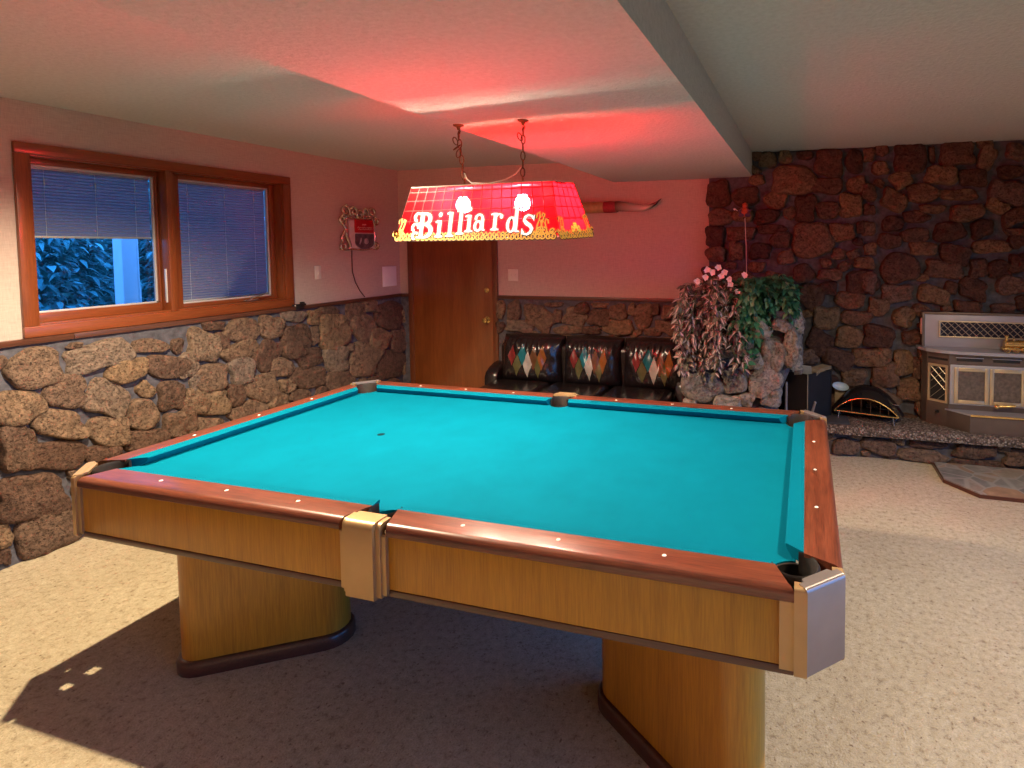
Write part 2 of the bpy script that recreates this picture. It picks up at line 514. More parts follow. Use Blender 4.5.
# field stones by wall: centre (along, up) and two half axes, in metres on the wall
STONES_LEFT = [
    (-0.179, 1.014, 0.113, -0.003, 0.006, -0.101), (0.115, 1.027, 0.155, 0.011, 0.011, -0.082), (0.249, 0.911, 0.105, 0.01, 0.012, -0.067), (0.496, 0.877, 0.146, -0.045, -0.009, -0.072),
    (0.377, 1.039, 0.093, -0.016, -0.002, -0.043), (0.538, 1.011, 0.036, -0.006, -0.002, -0.051), (-0.002, 1.107, 0.036, 0.002, 0.002, -0.017), (0.665, 0.76, 0.05, -0.021, -0.019, -0.082),
    (-0.057, 0.861, 0.082, -0.021, -0.005, -0.098), (0.142, 0.764, 0.102, -0.06, -0.027, -0.095), (0.338, 0.768, 0.039, -0.037, -0.023, -0.037), (0.488, 0.692, 0.082, -0.021, -0.004, -0.09),
    (0.639, 0.605, 0.073, -0.057, -0.027, -0.047), (-0.258, 0.824, 0.1, 0.008, 0.013, -0.086), (-0.09, 0.683, 0.112, -0.055, -0.011, -0.073), (0.138, 0.571, 0.102, -0.033, -0.004, -0.087),
    (0.315, 0.619, 0.085, -0.008, 0.01, -0.094), (0.33, 0.453, 0.113, -0.016, 0.007, -0.064), (0.534, 0.49, 0.096, -0.03, -0.004, -0.084), (-0.267, 0.613, 0.072, -0.008, 0.01, -0.127),
    (-0.123, 0.519, 0.137, -0.038, 0.001, -0.082), (0.099, 0.455, 0.095, -0.017, 0.003, -0.048), (-0.043, 0.377, 0.026, -0.011, -0.001, -0.028), (-0.222, 0.32, 0.133, -0.021, 0.013, -0.123),
    (-0.163, 0.115, 0.119, 0.03, 0.046, -0.142), (-0.336, 0.173, 0.027, -0.013, -0.003, -0.062), (-0.341, 0.069, 0.023, -0.013, -0.002, -0.043), (-0.035, 0.285, 0.021, -0.008, -0.001, -0.031),
    (-0.026, 0.121, 0.037, -0.018, -0.003, -0.068), (0.776, 1.112, 0.073, -0.01, -0.002, -0.032), (0.706, 0.983, 0.104, -0.037, -0.022, -0.101), (0.828, 0.979, 0.049, -0.009, -0.003, -0.075),
    (0.987, 1.048, 0.13, -0.019, -0.004, -0.086), (1.215, 1.042, 0.1, -0.014, -0.003, -0.082), (1.426, 1.098, 0.108, -0.013, -0.002, -0.047), (0.972, 0.902, 0.141, 0.024, 0.02, -0.065),
    (1.186, 0.827, 0.086, 0.092, 0.074, -0.064), (1.439, 0.895, 0.137, -0.023, -0.006, -0.134), (1.642, 1.061, 0.078, -0.009, -0.002, -0.064), (1.829, 0.913, 0.167, -0.025, -0.007, -0.149),
    (1.624, 0.914, 0.035, -0.006, -0.003, -0.08), (2.084, 1.05, 0.113, -0.013, -0.005, -0.119), (2.262, 1.097, 0.091, -0.01, -0.002, -0.056), (2.526, 0.975, 0.19, -0.023, -0.006, -0.135),
    (2.823, 0.952, 0.11, -0.013, -0.004, -0.093), (2.179, 0.895, 0.129, 0.038, 0.083, -0.128), (2.372, 0.764, 0.141, -0.023, -0.004, -0.103), (2.723, 0.707, 0.187, -0.03, -0.006, -0.134),
    (1.558, 0.737, 0.129, 0.004, 0.022, -0.085), (1.838, 0.672, 0.129, -0.025, -0.005, -0.109), (2.167, 0.597, 0.163, -0.078, -0.076, -0.131), (2.507, 0.482, 0.19, -0.039, -0.006, -0.141),
    (2.801, 0.409, 0.109, -0.022, -0.004, -0.105), (0.975, 0.754, 0.098, -0.022, -0.004, -0.095), (1.292, 0.708, 0.098, -0.02, -0.003, -0.075), (1.539, 0.573, 0.172, -0.039, -0.004, -0.089),
    (1.869, 0.476, 0.15, 0.008, 0.034, -0.092), (0.739, 0.755, 0.111, -0.005, 0.012, -0.096), (1.126, 0.585, 0.102, 0.029, 0.053, -0.107), (1.338, 0.552, 0.064, -0.015, -0.002, -0.056),
    (1.261, 0.459, 0.092, -0.024, -0.003, -0.065), (0.721, 0.595, 0.135, -0.036, -0.004, -0.098), (0.919, 0.585, 0.066, -0.017, -0.004, -0.081), (1.007, 0.447, 0.142, -0.004, 0.014, -0.064),
    (1.454, 0.446, 0.1, -0.025, -0.002, -0.048), (0.594, 0.868, 0.059, -0.013, -0.004, -0.079), (0.586, 0.504, 0.052, -0.016, -0.005, -0.102), (0.714, 0.432, 0.087, -0.027, -0.002, -0.049),
    (1.766, 1.107, 0.1, -0.011, -0.002, -0.04)]
STONES_BACK = [
    (-1.363, 1.035, 0.073, 0.002, -0.002, -0.09), (-1.531, 1.041, 0.064, 0.002, -0.001, -0.087), (-1.313, 0.884, 0.133, -0.018, -0.013, -0.061), (-1.155, 1.031, 0.103, 0.002, -0.002, -0.066),
    (-1.085, 0.957, 0.114, -0.058, -0.057, -0.091), (-0.913, 0.99, 0.045, 0.002, -0.001, -0.065), (-0.951, 1.101, 0.091, 0.002, -0.001, -0.023), (-0.734, 0.986, 0.101, -0.032, -0.031, -0.079),
    (-0.664, 1.071, 0.069, 0.002, -0.001, -0.055), (-0.491, 0.993, 0.106, 0.003, -0.001, -0.073), (-0.489, 1.106, 0.077, 0.001, -0.001, -0.022), (-0.309, 1.043, 0.085, 0.002, -0.001, -0.068),
    (-0.31, 0.907, 0.142, 0.005, -0.001, -0.073), (-0.067, 1.013, 0.083, 0.003, -0.001, -0.111), (-0.178, 1.073, 0.037, 0.001, -0.001, -0.054), (0.043, 1.078, 0.045, 0.001, 0, -0.053),
    (0.161, 1.055, 0.053, 0.002, -0.001, -0.066), (0.142, 0.922, 0.09, -0.038, -0.023, -0.049), (0.024, 0.874, 0.091, 0.004, 0, -0.036), (-0.805, 0.864, 0.159, 0.006, -0.001, -0.038),
    (-0.569, 0.871, 0.097, 0.004, -0.001, -0.037), (0.214, 0.889, 0.054, 0.002, 0, -0.053), (-1.546, 0.867, 0.064, 0.002, -0.001, -0.057)]
STONES_CHIMNEY = [
    (0.62, 2.093, 0.102, -0.003, 0.001, -0.114), (0.854, 2.066, 0.112, -0.003, 0, -0.08), (1.036, 2.369, 0.065, -0.002, 0, -0.066), (1.177, 2.389, 0.051, -0.002, 0, -0.058),
    (0.945, 2.413, 0.039, -0.002, 0, -0.046), (1.335, 2.395, 0.062, -0.003, 0, -0.036), (1.242, 2.191, 0.162, 0.023, 0.022, -0.123), (1.527, 2.322, 0.111, -0.005, 0.001, -0.109),
    (1.721, 2.326, 0.066, -0.003, 0.001, -0.089), (1.517, 2.137, 0.117, -0.004, 0, -0.071), (1.741, 2.136, 0.066, -0.002, 0.001, -0.07), (1.102, 2.032, 0.09, -0.003, 0, -0.073),
    (1.344, 1.955, 0.082, -0.001, 0, -0.11), (1.218, 1.918, 0.051, -0.001, 0.001, -0.052), (1.519, 1.938, 0.086, -0.002, 0, -0.071), (1.695, 1.972, 0.09, -0.002, 0.001, -0.089),
    (1.025, 1.896, 0.103, 0.008, 0.005, -0.059), (0.946, 2.202, 0.065, -0.002, 0, -0.04), (0.64, 1.896, 0.108, -0.002, 0, -0.068), (0.592, 1.728, 0.082, -0, 0, -0.089),
    (0.808, 1.752, 0.114, -0.002, 0, -0.06), (1.065, 1.789, 0.11, -0.001, 0, -0.04), (1.143, 1.696, 0.078, -0, 0.001, -0.066), (1.397, 1.694, 0.15, -0.002, 0.001, -0.143),
    (1.631, 1.756, 0.097, -0.001, 0.001, -0.071), (0.599, 1.578, 0.082, 0, 0, -0.068), (0.775, 1.605, 0.06, -0, 0, -0.081), (0.974, 1.604, 0.085, 0, 0, -0.067),
    (0.828, 1.913, 0.08, -0.002, 0, -0.06), (1.775, 1.792, 0.03, -0, 0.001, -0.051), (1.608, 1.576, 0.055, 0, 0, -0.045), (1.832, 2.374, 0.042, -0.002, 0, -0.05),
    (1.926, 2.406, 0.047, -0.002, 0.001, -0.044), (2.135, 2.335, 0.109, -0.005, 0.002, -0.124), (2.293, 2.352, 0.022, -0.001, 0.001, -0.061), (2.47, 2.355, 0.12, -0.006, 0.002, -0.091),
    (2.677, 2.31, 0.056, -0.025, -0.026, -0.083), (2.664, 2.418, 0.053, -0.002, 0, -0.035), (2.867, 2.348, 0.057, -0.003, 0.001, -0.065), (2.839, 2.196, 0.089, -0.003, 0.001, -0.047),
    (2.363, 2.19, 0.111, -0.014, -0.004, -0.073), (2.583, 2.164, 0.098, -0.003, 0.002, -0.066), (2.821, 2.042, 0.114, -0.038, -0.018, -0.086), (1.916, 2.264, 0.065, -0.002, 0.001, -0.05),
    (2.074, 2.17, 0.064, 0.038, 0.033, -0.06), (1.836, 2.072, 0.053, -0.002, 0.001, -0.069), (2.23, 2.054, 0.113, -0.014, -0.004, -0.068), (2.487, 2.034, 0.137, -0.004, 0, -0.042),
    (2.025, 2.004, 0.081, -0.052, -0.036, -0.07), (2.3, 1.929, 0.095, -0.002, 0.001, -0.034), (2.188, 1.87, 0.097, -0.001, 0.001, -0.046), (2.545, 1.893, 0.108, 0.019, 0.012, -0.066),
    (2.749, 1.937, 0.064, -0.034, -0.017, -0.043), (2.878, 1.862, 0.081, 0.041, 0.023, -0.054), (2.016, 1.817, 0.076, -0.002, 0.001, -0.062), (1.838, 1.933, 0.047, -0.001, 0.001, -0.044),
    (1.84, 1.781, 0.047, -0.001, 0.001, -0.057), (2.426, 1.749, 0.106, -0.001, 0.002, -0.074), (2.184, 1.727, 0.097, -0.001, 0, -0.056), (2.656, 1.77, 0.075, 0.03, 0.022, -0.063),
    (1.994, 1.679, 0.088, -0.001, 0.001, -0.056), (2.243, 1.621, 0.097, -0, 0.001, -0.056), (2.451, 1.614, 0.077, -0.001, 0.001, -0.03), (2.713, 1.631, 0.129, -0.001, 0.001, -0.048),
    (2.893, 1.672, 0.058, -0, 0.001, -0.053), (2.902, 1.743, 0.084, -0.001, 0.001, -0.03), (1.854, 1.616, 0.047, 0, 0.001, -0.051), (2.073, 1.462, 0.133, 0.001, 0.002, -0.119),
    (2.398, 1.451, 0.128, -0.012, -0.004, -0.068), (2.469, 1.568, 0.102, -0.03, -0.018, -0.077), (2.641, 1.465, 0.065, 0.001, 0.002, -0.073), (2.781, 1.453, 0.081, 0, 0.001, -0.067),
    (1.845, 1.346, 0.054, 0.001, 0.001, -0.083), (2.053, 1.26, 0.117, 0.002, 0.001, -0.07), (1.919, 1.149, 0.073, -0.027, -0.021, -0.067), (2.323, 1.252, 0.117, -0.021, -0.01, -0.068),
    (2.445, 1.309, 0.045, 0.001, 0.001, -0.049), (2.6, 1.305, 0.094, -0.037, -0.023, -0.075), (2.57, 1.158, 0.103, -0.018, -0.007, -0.048), (2.858, 1.333, 0.091, 0.001, 0.002, -0.072),
    (2.809, 1.151, 0.08, 0.002, 0.001, -0.042), (2.907, 1.502, 0.063, 0, 0.002, -0.072), (2.108, 1.071, 0.082, 0.002, 0.001, -0.076), (1.333, 1.414, 0.087, 0, 0.001, -0.074),
    (1.544, 1.407, 0.092, 0, 0, -0.048), (1.796, 1.345, 0.128, 0.001, 0.001, -0.088), (1.398, 1.226, 0.093, -0.043, -0.039, -0.09), (1.537, 1.293, 0.062, 0.001, 0.001, -0.057),
    (1.699, 1.199, 0.114, 0.002, 0, -0.065), (1.746, 1.054, 0.121, 0.004, 0.001, -0.06), (1.516, 1.048, 0.101, 0.003, 0.001, -0.098), (1.695, 0.891, 0.106, 0.004, 0.001, -0.085),
    (1.921, 0.907, 0.117, -0.018, -0.013, -0.088), (1.464, 0.841, 0.089, -0.05, -0.046, -0.088), (1.878, 0.736, 0.142, 0.007, 0.001, -0.073), (1.62, 0.708, 0.117, -0.039, -0.025, -0.079),
    (2.115, 0.699, 0.08, 0.004, 0.002, -0.096), (2.217, 0.664, 0.043, 0.003, 0.001, -0.088), (1.977, 0.588, 0.104, 0.006, 0.001, -0.097), (1.737, 0.558, 0.092, 0.005, 0.001, -0.074),
    (2.155, 0.486, 0.087, 0.006, 0.002, -0.087), (1.37, 0.713, 0.087, 0.004, 0, -0.067), (2.17, 0.908, 0.072, 0.003, 0.001, -0.055)]
STONES_PLANTER = [
    (0.576, 0.57, 0.153, -0.005, -0.01, -0.112), (0.827, 0.638, 0.098, 0.006, 0, -0.094), (1.051, 0.64, 0.095, 0.062, 0.05, -0.086), (0.458, 0.756, 0.059, 0.003, 0, -0.069),
    (0.786, 0.467, 0.104, 0.007, 0, -0.058), (1.102, 0.519, 0.075, 0.005, 0.001, -0.062), (0.92, 0.497, 0.061, 0.004, 0, -0.052), (0.49, 0.447, 0.049, 0.003, 0, -0.027),
    (0.98, 0.792, 0.065, 0.003, 0, -0.068), (1.11, 0.834, 0.085, 0.004, 0.001, -0.128), (1.243, 0.891, 0.064, 0.003, 0.001, -0.132)]
# ------------------------------------------------------------------ stone walls
def add_stone(mb, st, O, U, V, N, thick, rnd, vlim, ulim):
    cu, cv, au, av, bu, bv = st
    n = 28
    au, av, bu, bv = au * 1.065, av * 1.065, bu * 1.065, bv * 1.065
    ph = [rnd.uniform(0, 2 * PI) for _ in range(4)]
    am = [0.045, 0.06, 0.05, 0.04]
    ex = rnd.uniform(2.6, 5.0)
    mb.tint = rnd.random()
    tilt = (rnd.uniform(-0.3, 0.3), rnd.uniform(-0.3, 0.3))
    off = Vector((rnd.uniform(-50, 50), rnd.uniform(-50, 50), rnd.uniform(-50, 50)))
    size = min(math.hypot(au, av), math.hypot(bu, bv))
    t = thick * rnd.uniform(0.75, 1.15) * min(1.0, 0.45 + size / 0.11)
    rings = []
    for rr, hh in ((1.03, -0.15), (1.02, 0.30), (0.995, 0.66), (0.94, 0.90), (0.80, 1.0), (0.56, 1.03), (0.29, 1.05)):
        ring = []
        for k in range(n):
            a = 2 * PI * k / n
            ca, sa = math.cos(a), math.sin(a)
            R = (abs(ca) ** ex + abs(sa) ** ex) ** (-1 / ex)
            R *= 0.96 + 0.06 * noise.noise(Vector((ca * 2.6, sa * 2.6, 1.0)) + off) + sum(am[j] * math.cos((j + 2) * a + ph[j]) for j in range(4))
            x, y = ca * R * rr, sa * R * rr
            u, v = cu + au * x + bu * y, cv + av * x + bv * y
            nz = noise.noise(Vector((u * 14, v * 14, hh)) + off)
            n2 = noise.noise(Vector((u * 45, v * 45, hh * 2)) + off)
            h = t * (hh + (tilt[0] * x + tilt[1] * y + 0.42 * nz + 0.24 * n2) * max(0, min(1, hh)))
            u += 0.004 * n2
            v = min(max(v + 0.004 * nz, vlim[0]), vlim[1])
            u = min(max(u, ulim[0]), ulim[1])
            ring.append(O + U * u + V * v + N * h)
        rings.append(ring)
    mb.loft(rings, True, True)

def rad_dir(st, dx, dy):
    _, _, au, av, bu, bv = st
    det = au * bv - av * bu
    p = (dx * bv - dy * bu) / det
    q = (-dx * av + dy * au) / det
    return math.hypot(dx, dy) / max(math.hypot(p, q), 1e-6)

def fill_stones(have, u0, u1, v0, v1, rnd, sizes=((0.14, 260), (0.10, 420), (0.07, 700), (0.045, 900)), gap=0.010, avoid=None):
    out = list(have)
    for size, tries in sizes:
        area = (u1 - u0) * (v1 - v0)
        for _ in range(int(tries * max(1, area / 1.5))):
            w = size * rnd.uniform(0.9, 1.35)
            h = size * rnd.uniform(0.6, 0.95)
            a = rnd.uniform(-0.5, 0.5)
            u, v = rnd.uniform(u0, u1), rnd.uniform(v0, v1)
            if v - h * 0.9 < v0 or v + h * 0.9 > v1 or u - w * 0.9 < u0 or u + w * 0.9 > u1:
                continue
            if avoid and avoid(u, v):
                continue
            st = (u, v, w * math.cos(a), w * math.sin(a), -h * math.sin(a), h * math.cos(a))
            ok = True
            for o in out:
                dx, dy = o[0] - u, o[1] - v
                d = math.hypot(dx, dy)
                if d > 0.75:
                    continue
                if d < 1e-4 or d < (rad_dir(st, dx, dy) + rad_dir(o, dx, dy)) * 1.0 + gap:
                    ok = False
                    break
            if ok:
                out.append(st)
    return out

def stone_mesh(stones, O, U, V, N, thick, seed, vlim, ulim, name, parent, mat):
    rnd = random.Random(seed)
    mb = MB()
    for st in stones:
        add_stone(mb, st, Vector(O), Vector(U), Vector(V), Vector(N), thick, rnd, vlim, ulim)
    return mb.build(name, mat, parent, smooth=62, attrs=True)

def mortar_sheet(name, O, U, V, N, u0, u1, v0, v1, parent, back=0.05, step=0.035, amp=0.006):
    """Slightly lumpy mortar bed with real thickness."""
    O, U, V, N = Vector(O), Vector(U), Vector(V), Vector(N)
    nu, nv = max(2, int((u1 - u0) / step)), max(2, int((v1 - v0) / step))
    mb = MB()
    vs = []
    for i in range(nu + 1):
        for j in range(nv + 1):
            u, v = u0 + (u1 - u0) * i / nu, v0 + (v1 - v0) * j / nv
            vs.append(O + U * u + V * v + N * (amp * noise.noise(Vector((u * 9, v * 9, 3)))))
    fs = [[i * (nv + 1) + j, (i + 1) * (nv + 1) + j, (i + 1) * (nv + 1) + j + 1, i * (nv + 1) + j + 1] for i in range(nu) for j in range(nv)]
    mb.add(vs, fs)
    edge = [i * (nv + 1) for i in range(nu + 1)] + [nu * (nv + 1) + j for j in range(1, nv + 1)] + [i * (nv + 1) + nv for i in range(nu - 1, -1, -1)] + [j for j in range(nv - 1, 0, -1)]
    bvs = [vs[k] - N * back for k in edge]
    o = len(mb.v)
    mb.v += [tuple(p) for p in bvs]
    mb.t += [0.5] * len(bvs)
    mb.s += [0.0] * len(bvs)
    ne = len(edge)
    for k in range(ne):
        mb.f.append([edge[k], edge[(k + 1) % ne], o + (k + 1) % ne, o + k])
        mb.fm.append(0)
    mb.f.append([o + k for k in range(ne)])
    mb.fm.append(0)
    return mb.build(name, M['mortar'], parent, smooth=50)

# ------------------------------------------------------------------ room shell
def wall_with_hole(mb, axis, plane, thick, a0, a1, z0, z1, hole=None):
    """Wall box on the outer side of plane; the run goes along the other axis. hole = (a0, a1, z0, z1)."""
    def bx(p0, p1, q0, q1):
        if p1 - p0 < 1e-4 or q1 - q0 < 1e-4:
            return
        lo, hi = sorted((plane, plane + thick))
        if axis == 'x':
            mb.box((lo, p0, q0), (hi, p1, q1))
        else:
            mb.box((p0, lo, q0), (p1, hi, q1))
    if not hole:
        bx(a0, a1, z0, z1)
    else:
        h0, h1, k0, k1 = hole
        bx(a0, h0, z0, z1)
        bx(h1, a1, z0, z1)
        bx(h0, h1, z0, k0)
        bx(h0, h1, k1, z1)
    return mb

floor = MB().box((XL - 0.2, YF - 0.2, -0.12), (XR + 0.2, YB + 0.2, 0.0)).build('floor', M['carpet'], smooth=0)
tag(floor, 'beige carpet with dark flecks', kind='structure')
ceil = MB().box((XL - 0.2, YF - 0.2, ZC), (XR + 0.2, YB + 0.2, ZC + 0.15)).build('ceiling', M['ceiling'], smooth=0)
tag(ceil, 'off-white stippled ceiling', kind='structure')
sof = MB()
sof.prism([(-0.300, YF), (0.845, YF), (0.905, YB), (-0.345, YB)], ZSOF, ZC + 0.02)
soffit = sof.build('trim_3', M['ceiling'], smooth=0)
tag(soffit, 'boxed-in dropped beam under the ceiling above the billiard table', kind='structure')

WH = (-0.150, 1.376, 1.236, 2.166)
wl = wall_with_hole(MB(), 'x', XL, -0.18, YF - 0.2, YB + 0.2, 0, ZC, WH).build('wall_left', M['wallpaper'], smooth=0)
tag(wl, 'pink-beige grasscloth wall with the window, stone below', kind='structure')
wb = wall_with_hole(MB(), 'y', YB, 0.18, XL - 0.2, XR + 0.2, 0, ZC).build('wall_back', M['wallpaper'], smooth=0)
tag(wb, 'pink-beige grasscloth wall beside the wooden door', kind='structure')
GD = (-3.8, 1.55, 0.02, 2.12)
wr = wall_with_hole(MB(), 'x', XR, 0.18, YF - 0.2, YB + 0.2, 0, ZC, GD).build('wall_right', M['wallpaper'], smooth=0)
tag(wr, kind='structure')
wf = wall_with_hole(MB(), 'y', YF, -0.18, XL - 0.2, XR + 0.2, 0, ZC).build('wall_front', M['wallpaper'], smooth=0)
tag(wf, kind='structure')

# stone wainscot on the left wall
Z0C = ZCAP - 0.032
mortar_sheet('mortar_bed', (XL + 0.012, 0, 0), (0, 1, 0), (0, 0, 1), (1, 0, 0), YF, YB - 0.01, 0, Z0C, wl)
rl = random.Random(5)
sl = fill_stones(STONES_LEFT, -3.2, YB - 0.03, 0.01, Z0C - 0.02, rl)
lab(stone_mesh(sl, (XL + 0.006, 0, 0), (0, 1, 0), (0, 0, 1), (1, 0, 0), 0.046, 11, (0.0, Z0C), (YF, YB - 0.01), 'field_stones', wl, M['stone']), 'brown field stones set in grey mortar')
# stone wainscot on the back wall, right of the door
mortar_sheet('mortar_bed', (0, YB - 0.012, 0), (1, 0, 0), (0, 0, 1), (0, -1, 0), -1.545, 0.56, 0, Z0C, wb)
rb = random.Random(8)
sb = fill_stones(STONES_BACK, -1.53, 0.52, 0.01, Z0C - 0.02, rb)
lab(stone_mesh(sb, (0, YB - 0.006, 0), (1, 0, 0), (0, 0, 1), (0, -1, 0), 0.048, 12, (0.0, Z0C), (-1.545, 0.56), 'field_stones', wb, M['stone']), 'brown field stones set in grey mortar')
# sliver left of the door
mortar_sheet('mortar_bed', (0, YB - 0.012, 0), (1, 0, 0), (0, 0, 1), (0, -1, 0), XL, -2.565, 0, Z0C, wb)
# the full-height stone chimney wall
mortar_sheet('mortar_bed', (0, YB - 0.03, 0), (1, 0, 0), (0, 0, 1), (0, -1, 0), 0.535, XR, 0, ZC, wb)
rc = random.Random(3)
scm = [s for s in STONES_CHIMNEY]
edge_left = lambda u, v: u < 0.50
scm = fill_stones(scm, 0.47, 3.9, 0.01, ZC - 0.01, rc, avoid=lambda u, v: v > ZSOF - 0.02 and u < 0.9)
lab(stone_mesh(scm, (0, YB - 0.034, 0), (1, 0, 0), (0, 0, 1), (0, -1, 0), 0.060, 13, (0.0, ZC), (0.44, XR), 'chimney_stones', wb, M['stone_dark']), 'dark reddish-brown field stones of the chimney wall')

# cap rails along the top of the stone
t1 = MB().box((XL, YF, Z0C), (XL + 0.030, -0.005, ZCAP), 0.004).box((XL, -0.005, Z0C), (XL + 0.030, YB, ZCAP), 0.004).build('trim_1', M['trimwood'])
tag(t1, 'dark wooden cap rail along the stone under the window', kind='structure')
M['trimwood_x'] = wood('dark_cap_wood_run', (0.055, 0.020, 0.012), (0.13, 0.05, 0.028), 0, 0.06, 30, 0.4, 0.2)
t2 = MB().box((-1.548, YB - 0.030, Z0C), (0.53, YB, ZCAP), 0.004).box((XL + 0.03, YB - 0.030, Z0C), (-2.566, YB, ZCAP), 0.004).build('trim_2', M['trimwood_x'])
tag(t2, 'dark wooden cap rail along the stone behind the sofa', kind='structure')

# ------------------------------------------------------------------ door on the back wall
d1 = thing('door_1', 'flat reddish-brown wooden door in the corner with a knob and a deadbolt', 'door', (-2.055, YB, 0), kind='structure')
def L(x): return x + 2.055
MB().box((L(-2.512), -0.016, 0.012), (L(-1.600), 0.0, 2.03), 0.003).build('door_leaf', M['doorwood'], d1)
fr = MB()
fr.box((L(-2.566), -0.024, 0), (L(-2.510), 0, 2.09), 0.004)
fr.box((L(-1.602), -0.024, 0), (L(-1.546), 0, 2.09), 0.004)
fr.box((L(-2.566), -0.024, 2.03), (L(-1.546), 0, 2.09), 0.004)
fr.build('door_casing', M['casing'], d1)
kb = MB().lathe([(0.0, 0), (0.032, 0), (0.032, 0.006), (0.012, 0.010), (0.011, 0.03), (0.024, 0.038), (0.029, 0.05), (0.024, 0.062), (0.0, 0.066)], (L(-1.662), -0.016, 0.935), (0, -1, 0))
kb.build('knob', M['brass'], d1)
db = MB().lathe([(0.0, 0), (0.028, 0), (0.026, 0.010), (0.014, 0.012), (0.013, 0.020), (0, 0.021)], (L(-1.662), -0.016, 1.228), (0, -1, 0))
db.box((L(-1.667), -0.046, 1.212), (L(-1.657), -0.034, 1.244), 0.002)
db.build('deadbolt', M['brass'], d1)
MB().box((L(-1.6015), -0.019, 0.885), (L(-1.597), -0.012, 0.985)).build('strike_plate', M['brass'], d1)

# ------------------------------------------------------------------ window on the left wall
w1 = thing('window_1', 'wide cherry-wood two-pane window above the stone wainscot', 'window', (XL, 0.613, ZCAP), kind='structure')
def wbx(mb, x0, x1, y0, y1, z0, z1, bv=0.004):
    return mb.box((x0, y0 - 0.613, z0 - ZCAP), (x1, y1 - 0.613, z1 - ZCAP), bv)
cs = MB()
wbx(cs, 0, 0.022, -0.211, 1.444, 2.160, 2.219)
wbx(cs, 0, 0.022, -0.211, 1.444, 1.180, 1.240)
cs.build('casing_rail', M['cherry'], w1)
cs = MB()
wbx(cs, 0, 0.0215, -0.211, -0.148, 1.240, 2.160)
wbx(cs, 0, 0.0215, 1.374, 1.444, 1.240, 2.160)
cs.build('casing_stile', M['cherry_z'], w1)
jb = MB()
wbx(jb, -0.13, 0.004, -0.152, -0.138, 1.236, 2.166, 0.001)
wbx(jb, -0.13, 0.004, 1.364, 1.378, 1.236, 2.166, 0.001)
wbx(jb, -0.13, 0.003, -0.152, 1.378, 2.152, 2.168, 0.001)
wbx(jb, -0.13, 0.003, -0.152, 1.378, 1.234, 1.250, 0.001)
jb.build('jamb', M['cherry_z'], w1)
ml = MB()
wbx(ml, -0.10, 0.012, 0.522, 0.566, 1.240, 2.160)
wbx(ml, -0.10, -0.028, 0.562, 0.606, 1.240, 2.160)
ml.build('mullion', M['cherry_z'], w1)
def sash(y0, y1, z0, z1, gy0, gy1, gz0, gz1, nm):
    s = MB()
    wbx(s, -0.118, -0.064, y0, gy0, z0, z1)
    wbx(s, -0.118, -0.064, gy1, y1, z0, z1)
    so = s.build('sash', M['cherry_z'], w1)
    s = MB()
    wbx(s, -0.118, -0.064, gy0, gy1, gz1, z1, 0.002)
    wbx(s, -0.118, -0.064, gy0, gy1, z0, gz0, 0.002)
    s.build('sash_rail', M['cherry'], so)
    g = MB()
    e = 0.010
    for a in ((gy0, gy0 + e, gz0, gz1), (gy1 - e, gy1, gz0, gz1), (gy0, gy1, gz0, gz0 + e), (gy0, gy1, gz1 - e, gz1)):
        wbx(g, -0.098, -0.082, a[0], a[1], a[2], a[3], 0.001)
    lab(g.build('glazing_bead', M['alum'], so), 'pale metal glazing bead')
    p = MB()
    wbx(p, -0.096, -0.092, gy0 + 0.004, gy1 - 0.004, gz0 + 0.004, gz1 - 0.004, 0)
    p.build('pane', M['glass'], so, smooth=0)
    return so
sash(-0.138, 0.522, 1.250, 2.152, -0.104, 0.508, 1.300, 2.118, 'l')
sash(0.606, 1.364, 1.250, 2.152, 0.652, 1.326, 1.276, 2.122, 'r')
lk = MB()
wbx(lk, -0.028, -0.016, 0.515, 0.524, 1.30, 1.52, 0.001)
lk.build('window_latch', M['alum'], w1)
ck = MB()
cy, czz = 1.13 - 0.613, 1.252 - ZCAP
ck.box((-0.060, cy - 0.06, czz), (-0.035, cy + 0.05, czz + 0.012), 0.003)
ck.tube([(-0.045, cy - 0.01, czz + 0.012), (-0.030, cy, czz + 0.028), (-0.022, cy + 0.06, czz + 0.040), (-0.020, cy + 0.10, czz + 0.052)], [0.006, 0.006, 0.005, 0.004])
ck.ball((-0.020, cy + 0.105, czz + 0.052), 0.008)
ck.build('crank_handle', M['steel'], w1)

def m_shade_fabric():
    m = bpy.data.materials.new('pleated_shade_fabric')
    m.use_nodes = True
    nt = m.node_tree
    nt.nodes.clear()
    out = nt.nodes.new('ShaderNodeOutputMaterial')
    d = nt.nodes.new('ShaderNodeBsdfDiffuse')
    t = nt.nodes.new('ShaderNodeBsdfTranslucent')
    v = coords(nt)
    col = ramp(nt, noise_node(nt, v, 120, 2), [(0.3, (0.30, 0.27, 0.30)), (0.7, (0.35, 0.32, 0.35))])
    nt.links.new(col, d.inputs['Color'])
    nt.links.new(col, t.inputs['Color'])
    mx = nt.nodes.new('ShaderNodeMixShader')
    mx.inputs[0].default_value = 0.24
    nt.links.new(d.outputs[0], mx.inputs[1])
    nt.links.new(t.outputs[0], mx.inputs[2])
    nt.links.new(mx.outputs[0], out.inputs['Surface'])
    return m
M['shade_fabric'] = m_shade_fabric()

